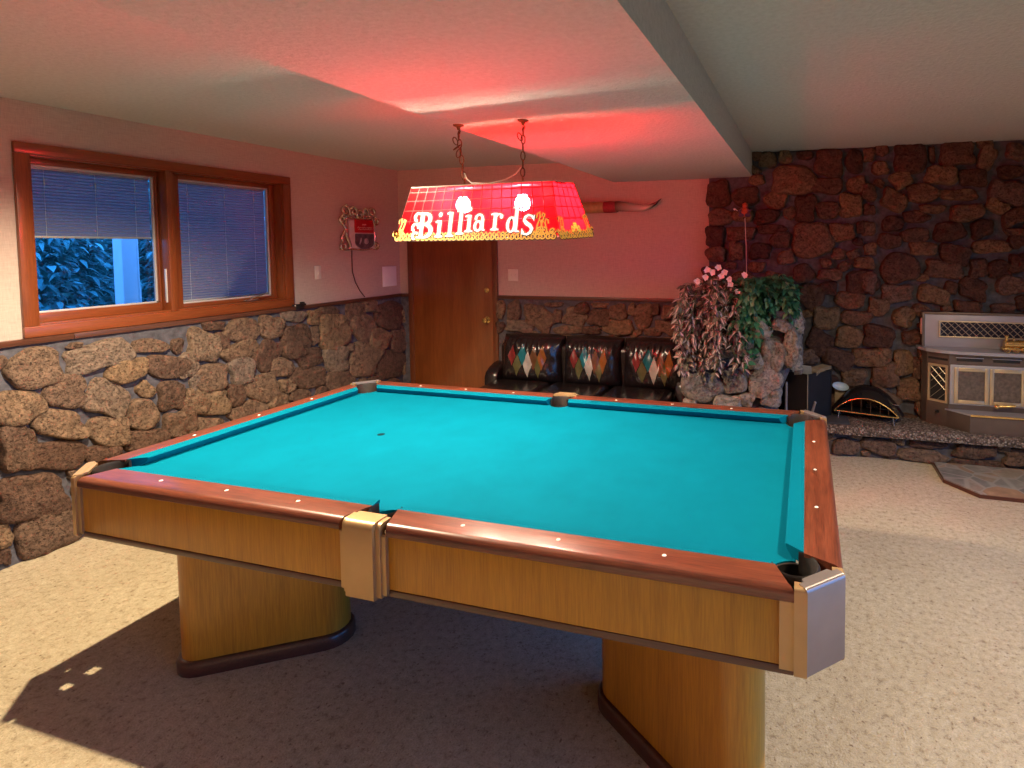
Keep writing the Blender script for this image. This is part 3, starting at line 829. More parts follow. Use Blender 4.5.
def blind(y0, y1, z0, z1, label):
    b = thing('window_blind', label, 'blind', (XL - 0.112, (y0 + y1) / 2, z0), group='pleated blinds in the cherry window')
    h = (y1 - y0) / 2
    H = z1 - z0
    n = int(H / 0.0095)
    mb = MB()
    prof = [((0.0035 if i % 2 else -0.0035), 0.012 + (H - 0.024) * i / n) for i in range(n + 1)]
    vs = [Vector((x, -h, z)) for x, z in prof] + [Vector((x, h, z)) for x, z in prof] + [Vector((x - 0.0012, -h, z)) for x, z in prof] + [Vector((x - 0.0012, h, z)) for x, z in prof]
    k = n + 1
    fs = [[i, i + 1, k + i + 1, k + i] for i in range(n)]
    mb.add(vs[:2 * k], fs)
    mb.build('pleated_fabric', M['shade_fabric'], b, smooth=0, recalc=False)
    MB().box((-0.009, -h, H - 0.016), (0.009, h, H), 0.002).build('head_rail', M['alum'], b)
    MB().box((-0.009, -h, 0), (0.009, h, 0.013), 0.002).build('bottom_rail', M['alum'], b)
    for f in (-0.78, 0.02, 0.72):
        c = MB().tube([(0.006, f * h, 0.01), (0.006, f * h, H - 0.012)], 0.0012, 6)
        c.cyl((0.008, f * h, H - 0.10), (0.008, f * h, H - 0.065), 0.004, 0.003, 8)
        c.build('lift_cord', M['white_plastic'], b)
blind(-0.095, 0.500, 1.715, 2.112, 'pleated grey blind pulled half down in the left pane of the window')
blind(0.662, 1.316, 1.286, 2.116, 'pleated grey-blue blind fully lowered in the right pane of the window')

# ------------------------------------------------------------------ sliding glass door on the right wall (source of the daylight, outside the frame)
g1 = thing('window_2', 'large glass door on the right-hand wall', 'window', (XR, -1.125, 0), kind='structure')
gf = MB()
for y in (GD[0], -1.125, GD[1]):
    gf.box((0.02, y + 1.125 - 0.03, 0.02), (0.09, y + 1.125 + 0.03, 2.12), 0.004)
gf.box((0.02, GD[0] + 1.125, 2.05), (0.09, GD[1] + 1.125, 2.12), 0.004)
gf.box((0.02, GD[0] + 1.125, 0.02), (0.09, GD[1] + 1.125, 0.08), 0.004)
gf.build('door_frame', M['alum'], g1)
for a, b_ in ((GD[0] + 0.03, -1.155), (-1.095, GD[1] - 0.03)):
    MB().box((0.05, a + 1.125, 0.08), (0.055, b_ + 1.125, 2.05)).build('pane', M['glass'], g1, smooth=0)
# ------------------------------------------------------------------ billiard table
def make_table():
    T = thing('billiard_table', 'large billiard table with turquoise cloth, rosewood rails and golden oak panels', 'billiard table', (0, 0, 0), -0.01088)
    P, Lg = 1.27, 2.5405
    c, w = 0.0524, 0.1015
    X, Y = Lg / 2, P / 2                 # cushion noses
    XI, YI = X + c, Y + c                # inner edge of the wooden rail
    XO, YO = XI + w, YI + w              # outer edge of the rail
    H, ZB = 0.800, 0.764
    CCR, CCL = 0.094, 0.106               # corner chamfers, right and left end

    # playing surface with pocket cut-outs
    pc = [(X + 0.030, Y + 0.030, 0.068), (0.0, Y + 0.050, 0.056)]
    def notch(cx, cy, r, a0, a1, n=12):
        return arc(cx, cy, r, a0, a1, n)
    ex, ey = X + 0.030, Y + 0.030
    r, mr, my = pc[0][2], pc[1][2], pc[1][1]
    dx = math.sqrt(mr * mr - (my - ey) ** 2)
    aa = math.degrees(math.asin((my - ey) / mr))
    pts = []
    pts += notch(ex, ey, r, 270, 180)                                # right far corner, going counter-clockwise
    pts += notch(0, my, mr, 360 - aa, 180 + aa)
    pts += notch(-ex, ey, r, 0, -90)
    pts += notch(-ex, -ey, r, 90, 0)
    pts += notch(0, -my, mr, 180 - aa, aa)
    pts += notch(ex, -ey, r, 180, 90)
    MB().prism(pts, ZB - 0.022, ZB).build('playing_surface', M['cloth'], T, smooth=30)
    MB().prism([(p[0] * 0.9995, p[1] * 0.9995) for p in pts], ZB - 0.060, ZB - 0.0225).build('slate', M['slate'], T, smooth=30)
    MB().cyl((-0.615, 0.0, ZB), (-0.615, 0.0, ZB + 0.0008), 0.017, seg=20).build('foot_spot', M['spot'], T)

    # cushions: long ones in two halves, one at each end
    sec = [(0.0, H - 0.006), (0.004, H - 0.003), (c, H - 0.0005), (c, ZB), (0.020, ZB + 0.001), (0.006, ZB + 0.016)]
    def cushion(n0, n1, b0, b1, place):
        mb = MB()
        rings = []
        for t in (0.0, 1.0):
            ring = []
            for u, z in sec:
                k = u / c
                s0, s1 = n0 + (b0 - n0) * k, n1 + (b1 - n1) * k
                ring.append(Vector(place(s0 + (s1 - s0) * t, u, z)))
            rings.append(ring)
        mb.loft(rings)
        return mb.build('cushion', M['cloth'], T, smooth=30)
    for sy in (1, -1):
        for sx in (1, -1):
            cushion(0.066, X - 0.072, 0.050, X - 0.028, lambda s, u, z, sx=sx, sy=sy: (sx * s, sy * (Y + u), z))
    for sx in (1, -1):
        cushion(-(Y - 0.072), Y - 0.072, -(Y - 0.028), Y - 0.028, lambda s, u, z, sx=sx: (sx * (X + u), s, z))

    # wooden rails with a rolled outer edge
    rsec = [(0.0, H), (w - 0.022, H)] + [(w - 0.022 + 0.022 * math.sin(math.radians(a)), H - 0.022 + 0.022 * math.cos(math.radians(a))) for a in (20, 45, 70, 90)] + [(w, H - 0.034), (w - 0.004, H - 0.038), (0.0, H - 0.038)]
    def rail(inner0, inner1, outer0, outer1, place, mat, curve):
        """Top follows the pocket with a curved cut where curve asks for it."""
        mb = MB()
        rings = []
        n = 14
        for t in range(n + 1):
            ring = []
            for u, z in rsec:
                k = u / w
                s0 = inner0 + (outer0 - inner0) * (k ** curve[0])
                s1 = inner1 + (outer1 - inner1) * (k ** curve[1])
                ring.append(Vector(place(s0 + (s1 - s0) * t / n, u, z)))
            rings.append(ring)
        mb.loft(rings)
        return mb.build('rail', mat, T, smooth=35)
    def sight(parent, x, y):
        MB().lathe([(0.0, 0), (0.0066, 0), (0.0062, 0.0012), (0.0, 0.0016)], (x, y, H), seg=14).build('diamond_sight', M['pearl'], parent)
    dd = 0.0908
    for sy in (1, -1):
        for sx in (1, -1):
            ro = rail(0.050, X - 0.022, 0.088, XO - (CCR if sx > 0 else CCL) - 0.026, lambda s, u, z, sx=sx, sy=sy: (sx * s, sy * (YI + u), z), M['rosewood'], (0.8, 1.7))
            for i in (1, 2, 3):
                sight(ro, sx * Lg * i / 8, sy * (Y + dd))
    for sx in (1, -1):
        ro = rail(-(Y - 0.022), Y - 0.022, -(YO - (CCR if sx > 0 else CCL) - 0.026), YO - (CCR if sx > 0 else CCL) - 0.026, lambda s, u, z, sx=sx: (sx * (XI + u), s, z), M['rosewood_y'], (1.7, 1.7))
        for i in (-1, 0, 1):
            sight(ro, sx * (X + dd), P * i / 4)
        if sx == 1:
            pl = MB().box((X + dd - 0.010, -0.035, H), (X + dd - 0.002, 0.015, H + 0.001)).box((X + dd + 0.004, -0.06, H), (X + dd + 0.006, 0.02, H + 0.0008))
            pl.build('worn_mark', M['walnut'], ro)

    # oak side panels with a dark lower moulding
    ZA0, ZA1 = 0.590, 0.762
    pin = 0.012
    def panel(lo, hi, nm='side_panel'):
        return MB().box(lo, hi, 0.002).build(nm, M['oak'], T)
    for sy in (1, -1):
        for sx in (1, -1):
            a, b = sorted((sx * 0.085, sx * (XO - (CCR if sx > 0 else CCL) - 0.03)))
            ya, yb = sorted((sy * (YO - pin), sy * (YO - pin - 0.03)))
            panel((a, ya, ZA0), (b, yb, ZA1))
            ya, yb = sorted((sy * (YO - pin + 0.002), sy * (YO - pin - 0.035)))
            lab(MB().box((a, ya, 0.568), (b, yb, ZA0), 0.003).build('lower_moulding', M['walnut'], T), 'dark brown moulding')
    for sx in (1, -1):
        CC = CCR if sx > 0 else CCL
        xa, xb = sorted((sx * (XO - pin), sx * (XO - pin - 0.03)))
        panel((xa, -(YO - CC - 0.03), ZA0), (xb, YO - CC - 0.03, ZA1))
        xa, xb = sorted((sx * (XO - pin + 0.002), sx * (XO - pin - 0.035)))
        lab(MB().box((xa, -(YO - CC - 0.03), 0.562), (xb, YO - CC - 0.03, ZA0), 0.003).build('lower_moulding', M['walnut'], T), 'dark brown moulding')
    # frame under the slate, clear of the pocket drops
    MB().box((-XI + 0.14, -YI + 0.14, 0.545), (XI - 0.14, YI - 0.14, ZB - 0.061), 0.004).build('under_frame', M['walnut'], T)

    # pockets: dark liner and metal casting
    def corner(sx, sy):
        ZC0 = 0.570
        CC = CCR if sx > 0 else CCL
        f = Matrix(((sx, 0, 0, 0), (0, sy, 0, 0), (0, 0, 1, 0), (0, 0, 0, 1)))
        # casting outline around the chamfered corner, in the +x +y quadrant
        m = MB()
        f1, f2 = (0.066, 0.030) if sx > 0 else (0.034, 0.016)
        def strip(p, q, off0, off1, z0, z1, roll):
            """Upright plate from p to q (plan), standing off between off0 and off1, with a rounded top."""
            p, q = Vector((p[0], p[1], 0)), Vector((q[0], q[1], 0))
            d = (q - p).normalized()
            n = Vector((d.y, -d.x, 0))
            if n.x + n.y < 0:
                n = -n
            sec2 = [(off0, z0), (off1 - 0.004, z0), (off1, z0 + 0.006), (off1, z1 - roll)] + [(off1 - roll + roll * math.cos(math.radians(a)), z1 - roll + roll * math.sin(math.radians(a))) for a in (25, 50, 75, 90)] + [(off0, z1)]
            rings = [[e + n * u + Vector((0, 0, z)) for u, z in sec2] for e in (p, q)]
            m.loft(rings)
        a = (XO - CC, YO)
        b = (XO, YO - CC)
        m.cur = 1 if (sx, sy) != (-1, -1) else 0  # grey face and top: reflected daylight put into the metal colour
        strip(a, b, -0.026, 0.003, ZC0 + 0.006, H + 0.005, 0.012)
        m.cur = 0
        strip((XO - CC - f1, YO), (XO - CC + 0.002, YO), -0.030, -0.004, ZC0 + 0.012, H - 0.036, 0.004)
        strip((XO - CC - f2, YO), (XO - CC + 0.002, YO), -0.030, 0.002, ZC0 + 0.004, H + 0.002, 0.010)
        strip((XO, YO - CC - f1), (XO, YO - CC + 0.002), -0.030, -0.004, ZC0 + 0.012, H - 0.036, 0.004)
        strip((XO, YO - CC - f2), (XO, YO - CC + 0.002), -0.030, 0.002, ZC0 + 0.004, H + 0.002, 0.010)
        m.cur = 1 if (sx, sy) != (-1, -1) else 0
        kx, ky = CC * 0.5, 0.043
        m.prism([(XO - CC + 0.001, YO - 0.002), (XO - 0.002, YO - CC + 0.001), (XO - 0.044, YO - CC - 0.012), (XO - CC - 0.012, YO - 0.044)], H - 0.006, H + 0.0035)
        m.cur = 0
        m.xform(f)
        lab(m.build('corner_casting', [M['champagne'], M['grey_metal']], T, smooth=35), 'champagne-coloured metal corner casting')
        # liner: half ring of leather round the drop
        l = MB()
        cx, cy = X + 0.030, Y + 0.030
        outer = arc(cx, cy, 0.066, -82, 172, 26)
        inner = arc(cx, cy, 0.056, -82, 172, 26)
        rings = []
        for (ox, oy), (ix, iy) in zip(outer, inner):
            rings.append([Vector((ix, iy, H - 0.012)), Vector(((ox + ix) / 2, (oy + iy) / 2, H - 0.002)), Vector((ox, oy, H - 0.010)), Vector((ox, oy, 0.62)), Vector((ix, iy, 0.62))])
        l.loft(rings)
        # rails' cut ends are lined down to the leather
        full = arc(cx, cy, 0.066, 0, 345, 23)
        fin = arc(cx, cy, 0.060, 0, 345, 23)
        l.loft([[Vector((ix, iy, ZB - 0.003)), Vector((ox, oy, ZB - 0.003)), Vector((ox, oy, 0.60)), Vector((ix, iy, 0.60))] for (ox, oy), (ix, iy) in zip(full + full[:1], fin + fin[:1])], caps=False)
        # drop floor with two narrow slots
        fl = Matrix.Translation((cx, cy, 0.600))
        if (sx, sy) == (-1, -1):
            for y0, y1 in ((-0.085, -0.032), (-0.004, 0.034), (0.056, 0.085)):
                l.box((-0.085, y0, 0.0), (0.085, y1, 0.010), 0.0, fl)
            for x0, x1 in ((-0.085, 0.002), (0.030, 0.085)):
                l.box((x0, -0.062, 0.0005), (x1, 0.062, 0.0095), 0.0, fl)
        else:
            l.box((-0.064, -0.064, 0.0), (0.064, 0.064, 0.010), 0.0, fl)
        l.xform(f)
        l.build('pocket_liner', M['leather'], T, smooth=40)
    for sx in (1, -1):
        for sy in (1, -1):
            corner(sx, sy)
    def side_pocket(sy):
        m = MB()
        f = Matrix(((1, 0, 0, 0), (0, sy, 0, 0), (0, 0, 1, 0), (0, 0, 0, 1)))
        def plate(hw, off0, off1, z0, z1, roll):
            sec2 = [(YO - 0.018, z0), (YO + off1 - 0.003, z0), (YO + off1, z0 + 0.005), (YO + off1, z1 - roll)] + [(YO + off1 - roll + roll * math.cos(math.radians(a)), z1 - roll + roll * math.sin(math.radians(a))) for a in (25, 50, 75, 90)] + [(YO + off0, z1), (YO + off0, z1 - 0.010), (YO - 0.018, z1 - 0.024)]
            m.loft([[Vector((x, y, z)) for y, z in sec2] for x in (-hw, hw)])
        plate(0.086, -0.035, 0.000, 0.574, H - 0.036, 0.004)
        plate(0.070, -0.046, 0.006, 0.568, H + 0.002, 0.018)
        plate(0.053, -0.050, 0.018, 0.563, H + 0.006, 0.020)
        m.xform(f)
        lab(m.build('side_casting', M['champagne'], T, smooth=35), 'champagne-coloured metal side casting')
        l = MB()
        cx, cy = 0.0, Y + 0.050
        outer = arc(cx, cy, 0.055, -25, 205, 20)
        inner = arc(cx, cy, 0.047, -25, 205, 20)
        l.loft([[Vector((ix, iy, H - 0.012)), Vector(((ox + ix) / 2, (oy + iy) / 2, H - 0.002)), Vector((ox, oy, H - 0.010)), Vector((ox, oy, 0.62)), Vector((ix, iy, 0.62))] for (ox, oy), (ix, iy) in zip(outer, inner)])
        l.lathe([(0.0, 0), (0.054, 0), (0.055, ZB - 0.650), (0.050, ZB - 0.650), (0.049, 0.010), (0.0, 0.010)], (cx, cy, 0.622))
        l.xform(f)
        l.build('pocket_liner', M['leather'], T, smooth=40)
    side_pocket(1)
    side_pocket(-1)

    # four slanted slab legs with rounded ends on dark plinths
    def stadium(p0, p1, r, n=10):
        d = math.degrees(math.atan2(p1[1] - p0[1], p1[0] - p0[0]))
        return arc(p0[0], p0[1], r, d + 90, d + 270, n) + arc(p1[0], p1[1], r, d - 90, d + 90, n)
    for sx, p0, p1 in ((-1, (-0.978, -0.572), (-0.618, -0.325)), (1, (1.140, -0.625), (0.700, -0.322))):
        for sy in (1, -1):
            q0, q1 = (p0[0], p0[1] * sy), (p1[0], p1[1] * sy)
            ro = MB().prism(stadium(q0, q1, 0.080), 0.010, 0.600).build('leg', M['oak_leg'], T, smooth=50)
            pb = MB()
            s0, s1 = stadium(q0, q1, 0.097), stadium(q0, q1, 0.086)
            n = len(s0)
            pb.loft([[Vector((x, y, 0.0)) for x, y in s0], [Vector((x, y, 0.040)) for x, y in s0], [Vector((x, y, 0.052)) for x, y in stadium(q0, q1, 0.092)], [Vector((x, y, 0.056)) for x, y in s1]])
            lab(pb.build('plinth', M['walnut'], ro, smooth=50), 'dark brown plinth')
    return T
make_table()
# ------------------------------------------------------------------ billiard lamp
def make_lamp():
    LX, LY, LZ = -0.113, 0.205, 1.694
    T = thing('billiard_lamp', 'red plastic billiard lamp with white lettering hanging on two chains over the table', 'lamp', (LX, LY, LZ))
    T.rotation_euler = (0.049, 0.0, -0.10)
    inv = (Matrix.Translation((LX, LY, LZ)) @ Matrix.Rotation(-0.10, 4, 'Z') @ Matrix.Rotation(0.049, 4, 'X')).inverted()
    bx, by, tx, ty, h = 0.451, 0.159, 0.387, 0.097, 0.248
    B = [(-bx, -by, 0), (bx, -by, 0), (bx, by, 0), (-bx, by, 0)]
    U = [(-tx, -ty, h), (tx, -ty, h), (tx, ty, h), (-tx, ty, h)]
    class Face:
        def __init__(s, i):
            j = (i + 1) % 4
            s.b0, s.b1, s.t0, s.t1 = Vector(B[i]), Vector(B[j]), Vector(U[i]), Vector(U[j])
            s.n = (s.b1 - s.b0).cross(s.t0 - s.b0).normalized()
            s.w = (s.b1 - s.b0).length
            s.hgt = ((s.t0 + s.t1) / 2 - (s.b0 + s.b1) / 2).length
            s.x = (s.b1 - s.b0).normalized()
            s.y = s.n.cross(s.x)
            s.o = (s.b0 + s.b1) / 2
        def at(s, f, g, d=0.0):
            """f along (0..1), g up (0..1), following the taper."""
            return s.b0.lerp(s.b1, f).lerp(s.t0.lerp(s.t1, f), g) + s.n * d
        def flat(s, u, v, d=0.0):
            return s.o + s.x * u + s.y * v + s.n * d
    faces = [Face(i) for i in range(4)]
    names = ('front', 'end', 'back', 'end')
    for i, F in enumerate(faces):
        mb = MB()
        g0 = 0.05
        o_ = [F.at(0, g0), F.at(1, g0), F.at(1, 1), F.at(0, 1), F.at(0, g0, -0.003), F.at(1, g0, -0.003), F.at(1, 1, -0.003), F.at(0, 1, -0.003)]
        mb.add(o_, [[0, 1, 2, 3]], 0)
        mb.add(o_, [[7, 6, 5, 4], [0, 4, 5, 1], [1, 5, 6, 2], [2, 6, 7, 3], [3, 7, 4, 0]], 1)
        pn = mb.build('shade_panel', [M['red_shade'] if i % 2 == 0 else M['red_end'], M['clear_plastic']], T, smooth=0, recalc=False)
        ld = MB()
        cols = 15 if i % 2 == 0 else 5
        def bar(a, b, hw):
            d = (b - a).normalized()
            s = d.cross(F.n).normalized() * hw
            n0, n1 = F.n * 0.0002, F.n * 0.0022
            ld.loft([[a - s + n0, a + s + n0, a + s * 0.5 + n1, a - s * 0.5 + n1], [b - s + n0, b + s + n0, b + s * 0.5 + n1, b - s * 0.5 + n1]])
        for k in range(cols + 1):
            f = k / cols
            bar(F.at(f, 0.30 if 0 < k < cols else 0.05), F.at(f, 1), 0.0026)
        for g in (0.345, 0.55, 0.735, 0.90, 0.995):
            bar(F.at(0, g), F.at(1, g), 0.0026)
        ld.build('leading', M['leading'], pn, smooth=0)

    # gold scrollwork along the lower edge
    rnd = random.Random(4)
    def ring_strip(mb, F, pts, hw, d, th=0.0012, closed=False):
        """Flat ribbon through plan points on a face."""
        n = len(pts)
        vs, fs = [], []
        for i, (u, v) in enumerate(pts):
            if closed:
                p, q = pts[i - 1], pts[(i + 1) % n]
            else:
                p, q = pts[max(i - 1, 0)], pts[min(i + 1, n - 1)]
            dx, dy = q[0] - p[0], q[1] - p[1]
            l = math.hypot(dx, dy) or 1
            w_ = hw[i] if isinstance(hw, (list, tuple)) else hw
            nx, ny = -dy / l * w_, dx / l * w_
            for s in (1, -1):
                for dd in (d, d + th):
                    vs.append(F.flat(u + s * nx, v + s * ny, dd))
        cnt = n if closed else n - 1
        for i in range(cnt):
            a, b = 4 * i, 4 * ((i + 1) % n)
            fs += [[a + 1, b + 1, b + 3, a + 3], [a, a + 2, b + 2, b], [a, b, b + 1, a + 1], [a + 2, a + 3, b + 3, b + 2]]
        if not closed:
            fs += [[0, 1, 3, 2], [4 * n - 4, 4 * n - 2, 4 * n - 1, 4 * n - 3]]
        mb.add(vs, fs)
    def curl(cx, cy, r, a0, turns, n=16, grow=0.35):
        return [(cx + r * (1 - (1 - grow) * i / n) * math.cos(math.radians(a0 + turns * 360 * i / n)), cy + r * (1 - (1 - grow) * i / n) * math.sin(math.radians(a0 + turns * 360 * i / n))) for i in range(n + 1)]
    for i, F in enumerate(faces):
        go, ol, ye = MB(), MB(), MB()
        step = 0.026
        n = int(F.w / step)
        for k in range(n):
            u = -F.w / 2 + step * (k + 0.5)
            s = 1 if k % 2 else -1
            c1 = curl(u, 0.010, 0.0135, 200 if s > 0 else 340, 1.15 * s)
            ring_strip(ol, F, c1, 0.0064, 0.0006)
            ring_strip(go, F, c1, 0.0030, 0.0016)
            c2 = [(u - 0.013 + 0.026 * j / 6, 0.026 + 0.006 * math.sin(j * PI / 3 + k)) for j in range(7)]
            ring_strip(ol, F, c2, 0.0056, 0.0006)
            ring_strip(go, F, c2, 0.0026, 0.0016)
        def plume(u, s, hgt, lit):
            for path in ([(u, 0.012), (u + s * 0.004, hgt * 0.45), (u + s * 0.016, hgt * 0.8), (u + s * 0.012, hgt), (u + s * 0.001, hgt * 0.93), (u - s * 0.002, hgt * 0.75)],
                         [(u + s * 0.026, 0.012), (u + s * 0.022, hgt * 0.4), (u + s * 0.032, hgt * 0.72), (u + s * 0.038, hgt * 0.9), (u + s * 0.028, hgt * 0.96), (u + s * 0.024, hgt * 0.82)],
                         curl(u + s * 0.02, 0.032, 0.018, 90, 1.2 * s), curl(u - s * 0.022, 0.030, 0.014, 20, -1.1 * s)):
                ring_strip(ol, F, path, 0.0060, 0.0007)
                ring_strip(lit, F, path, 0.0034, 0.0017)
        if i == 0:
            plume(0.330, 1, 0.118, go)
            plume(0.388, -1, 0.086, go)
            plume(-0.432, 1, 0.104, go)
        elif i == 2:
            plume(-0.36, -1, 0.112, go)
            plume(0.432, -1, 0.100, go)
        else:
            for s in (1, -1):
                e8 = [(0.032 * math.sin(t * PI / 12 * 1) * s * 0.8 + s * 0.012, 0.030 + 0.0 + 0.030 * (t / 24) + 0.016 * math.sin(t * PI / 6)) for t in range(25)]
                ring_strip(ol, F, e8, 0.0062, 0.0007)
                ring_strip(ye, F, e8, 0.0038, 0.0017)
            plume(0.135, -1, 0.106, go)
            plume(-0.135, 1, 0.096, go)
        so = lab(go.build('scrollwork', M['gold_emit'], T, smooth=0), 'gold scrollwork along the lower edge')
        ol.build('scroll_outline', M['outline'], so, smooth=0)
        if ye.v:
            ye.build('scroll_knot', M['yellow_emit'], so, smooth=0)

    # the word Billiards, as slab-serif strokes; each letter: list of strokes of (x, y, half width); unit = x-height
    def bow(cx, cy, rx, ry, a0, a1, w0, w1, n=14):
        return [(cx + rx * math.cos(math.radians(a0 + (a1 - a0) * k / n)), cy + ry * math.sin(math.radians(a0 + (a1 - a0) * k / n)),
                 w0 + (w1 - w0) * abs(math.cos(math.radians(a0 + (a1 - a0) * k / n)))) for k in range(n + 1)]
    def stem(x, y0, y1, hw=0.15, feet=True, head=True):
        s = [[(x, y0, hw), (x, y1, hw)]]
        if feet:
            s.append([(x - 0.30, y0 + 0.05, 0.055), (x + 0.30, y0 + 0.05, 0.055)])
            s.append([(x - 0.2, y0 + 0.10, 0.03), (x + 0.2, y0 + 0.10, 0.03)])
        if head:
            s.append([(x - 0.32, y1 - 0.10, 0.05), (x - 0.10, y1 - 0.04, 0.075)])
        return s
    dot = lambda x: [bow(x, 1.34, 0.07, 0.07, 0, 360, 0.07, 0.07)]
    G = {}
    G['B'] = ([[(0.45, 0.05, 0.16), (0.45, 1.42, 0.16)]] + [bow(0.62, 1.09, 0.36, 0.30, -95, 100, 0.06, 0.15), bow(0.62, 0.42, 0.46, 0.36, -95, 98, 0.06, 0.17)]
              + [[(0.15, 0.06, 0.06), (0.70, 0.06, 0.06)], [(0.10, 1.40, 0.06), (0.62, 1.40, 0.06)], bow(0.16, 1.20, 0.20, 0.22, 80, 260, 0.06, 0.11), bow(0.05, 0.62, 0.20, 0.20, -20, 250, 0.05, 0.11),
                 [(0.10, 0.82, 0.05), (0.30, 0.84, 0.06), (0.45, 0.80, 0.06)], bow(0.08, 0.15, 0.18, 0.18, 40, 270, 0.05, 0.10)], 1.18)
    G['i'] = (stem(0.30, 0, 1.0) + dot(0.30), 0.62)
    G['l'] = (stem(0.30, 0, 1.45), 0.62)
    G['a'] = ([bow(0.36, 0.30, 0.24, 0.27, 0, 360, 0.055, 0.12), [(0.66, 0.12, 0.14), (0.66, 0.72, 0.14)], bow(0.40, 0.70, 0.26, 0.25, 5, 165, 0.07, 0.10), [(0.66, 0.10, 0.08), (0.88, 0.05, 0.05)], bow(0.17, 0.72, 0.05, 0.05, 0, 360, 0.06, 0.06)], 0.98)
    G['r'] = (stem(0.30, 0, 1.0) + [bow(0.58, 0.66, 0.24, 0.26, 150, 50, 0.06, 0.08), bow(0.74, 0.78, 0.07, 0.07, 0, 360, 0.07, 0.07)], 0.86)
    G['d'] = ([bow(0.36, 0.44, 0.25, 0.41, 0, 360, 0.055, 0.13), [(0.68, 0.05, 0.15), (0.68, 1.45, 0.15)], [(0.40, 1.38, 0.05), (0.62, 1.41, 0.07)], [(0.68, 0.06, 0.07), (0.95, 0.05, 0.05)]], 1.05)
    G['s'] = ([[(0.76, 0.78, 0.07), (0.62, 0.94, 0.07), (0.42, 0.98, 0.07), (0.24, 0.88, 0.10), (0.20, 0.72, 0.12), (0.34, 0.58, 0.13), (0.56, 0.46, 0.13), (0.70, 0.30, 0.12), (0.62, 0.12, 0.10), (0.42, 0.02, 0.07), (0.22, 0.05, 0.07), (0.12, 0.22, 0.07)],
               [(0.78, 0.68, 0.03), (0.78, 0.98, 0.04)], [(0.10, 0.02, 0.04), (0.10, 0.32, 0.03)]], 0.9)
    F = faces[0]
    def write(F):
        te, ol = MB(), MB()
        xs = [-0.334, -0.212, -0.150, -0.094, -0.046, 0.0, 0.094, 0.176, 0.252]
        ys = [0.006, 0.010, 0.012, 0.022, 0.032, 0.036, 0.038, 0.028, 0.016]
        S = 0.076
        for k, ch in enumerate('Billiards'):
            strokes, adv = G[ch]
            s = S * (1.06 if ch == 'B' else 1.0) * (1.12 if ch == 's' else 1)
            for j, st in enumerate(strokes):
                pts = [(xs[k] + p[0] * s * (1.10 if ch == 'B' else 0.98), ys[k] + p[1] * s * 1.06) for p in st]
                ring_strip(te, F, pts, [p[2] * s * 0.82 for p in st], 0.0036 + 0.00004 * j)
                e = pts
                ring_strip(ol, F, e, [p[2] * s * 0.82 + 0.0048 for p in st], 0.0020 + 0.00004 * j)
        tx_ = lab(te.build('lettering', M['letter'], T, smooth=0), 'white lettering reading Billiards')
        ol.build('letter_outline', M['outline'], tx_, smooth=0)
    write(faces[0])
    write(faces[2])

    # top: metal bar that carries the lamp holders, with a slot left open at the front, red plastic behind
    MB().box((-tx, -0.080, h - 0.010), (tx, 0.018, h), 0.002).build('top_bar', M['lid'], T)
    MB().box((-tx + 0.003, 0.020, h - 0.006), (tx - 0.003, ty, h - 0.003)).build('top_panel', M['red_shade'], T, smooth=0)
    rim = MB()
    for a, b in zip(U, U[1:] + U[:1]):
        rim.tube([a, b], 0.0035, 6)
    rim.build('top_rim', M['lid'], T)
    for bxp in (-0.165, 0.170):
        soc = MB().lathe([(0, 0), (0.017, 0), (0.019, 0.03), (0.016, 0.055), (0, 0.055)], (bxp, 0.0, h - 0.056)).build('lamp_socket', M['old_brass'], T)
        bl = MB().lathe([(0.0, -0.120), (0.012, -0.118), (0.022, -0.113), (0.030, -0.104), (0.034, -0.092), (0.034, -0.080), (0.030, -0.066), (0.023, -0.054), (0.017, -0.044), (0.014, -0.03), (0.0, -0.03)], (bxp, 0.0, h - 0.004), seg=24)
        bl.build('bulb', M['bulb'], soc)
    # chains and their ceiling hooks
    def chain(top, bot, knots):
        ch = MB()
        top, bot = Vector(top), Vector(bot)
        n = int((top - bot).length / 0.033)
        for k in range(n + 1):
            c = top.lerp(bot, k / n)
            ax = Vector((1, 0.35, 0)).normalized() if k % 2 else Vector((-0.35, 1, 0)).normalized()
            ch.tube([c + ax * (0.0095 * math.cos(a)) + Vector((0, 0, 1)) * (0.0215 * math.sin(a)) for a in [2 * PI * j / 14 for j in range(14)]], 0.0027, 6, closed=True)
        for k in range(knots):
            a = 0.8 + 1.5 * k
            c = top + Vector((-0.012 + 0.008 * k, -0.010, -0.026 - 0.030 * k))
            ax = Vector((math.cos(a), math.sin(a), 0.25)).normalized()
            up = ax.cross(Vector((0.3, -0.8, 0.2))).normalized()
            ch.tube([c + ax * (0.010 * math.cos(b)) + up * (0.021 * math.sin(b)) for b in [2 * PI * j / 14 for j in range(14)]], 0.0027, 6, closed=True)
        ch.xform(inv)
        cho = ch.build('chain', M['old_brass'], T)
        x0, y0 = top.x, top.y
        hk = MB().lathe([(0.0, 0), (0.026, 0), (0.024, -0.006), (0.010, -0.012), (0.006, -0.024), (0, -0.025)], (x0, y0, ZSOF))
        hk.tube([(x0, y0, ZSOF - 0.02), (x0 + 0.008, y0, ZSOF - 0.03), (x0 + 0.006, y0, ZSOF - 0.042), (x0 - 0.006, y0, ZSOF - 0.042)], 0.003, 6)
        hk.xform(inv)
        hk.build('ceiling_hook', M['old_brass'], cho)
    zt, zb = ZSOF - 0.052, LZ + h + 0.016
    chain((-0.286, 0.197, zt), (-0.266, 0.208, zb), 3)
    chain((0.059, 0.190, zt), (0.060, 0.176, zb), 1)
    z0 = LZ + h
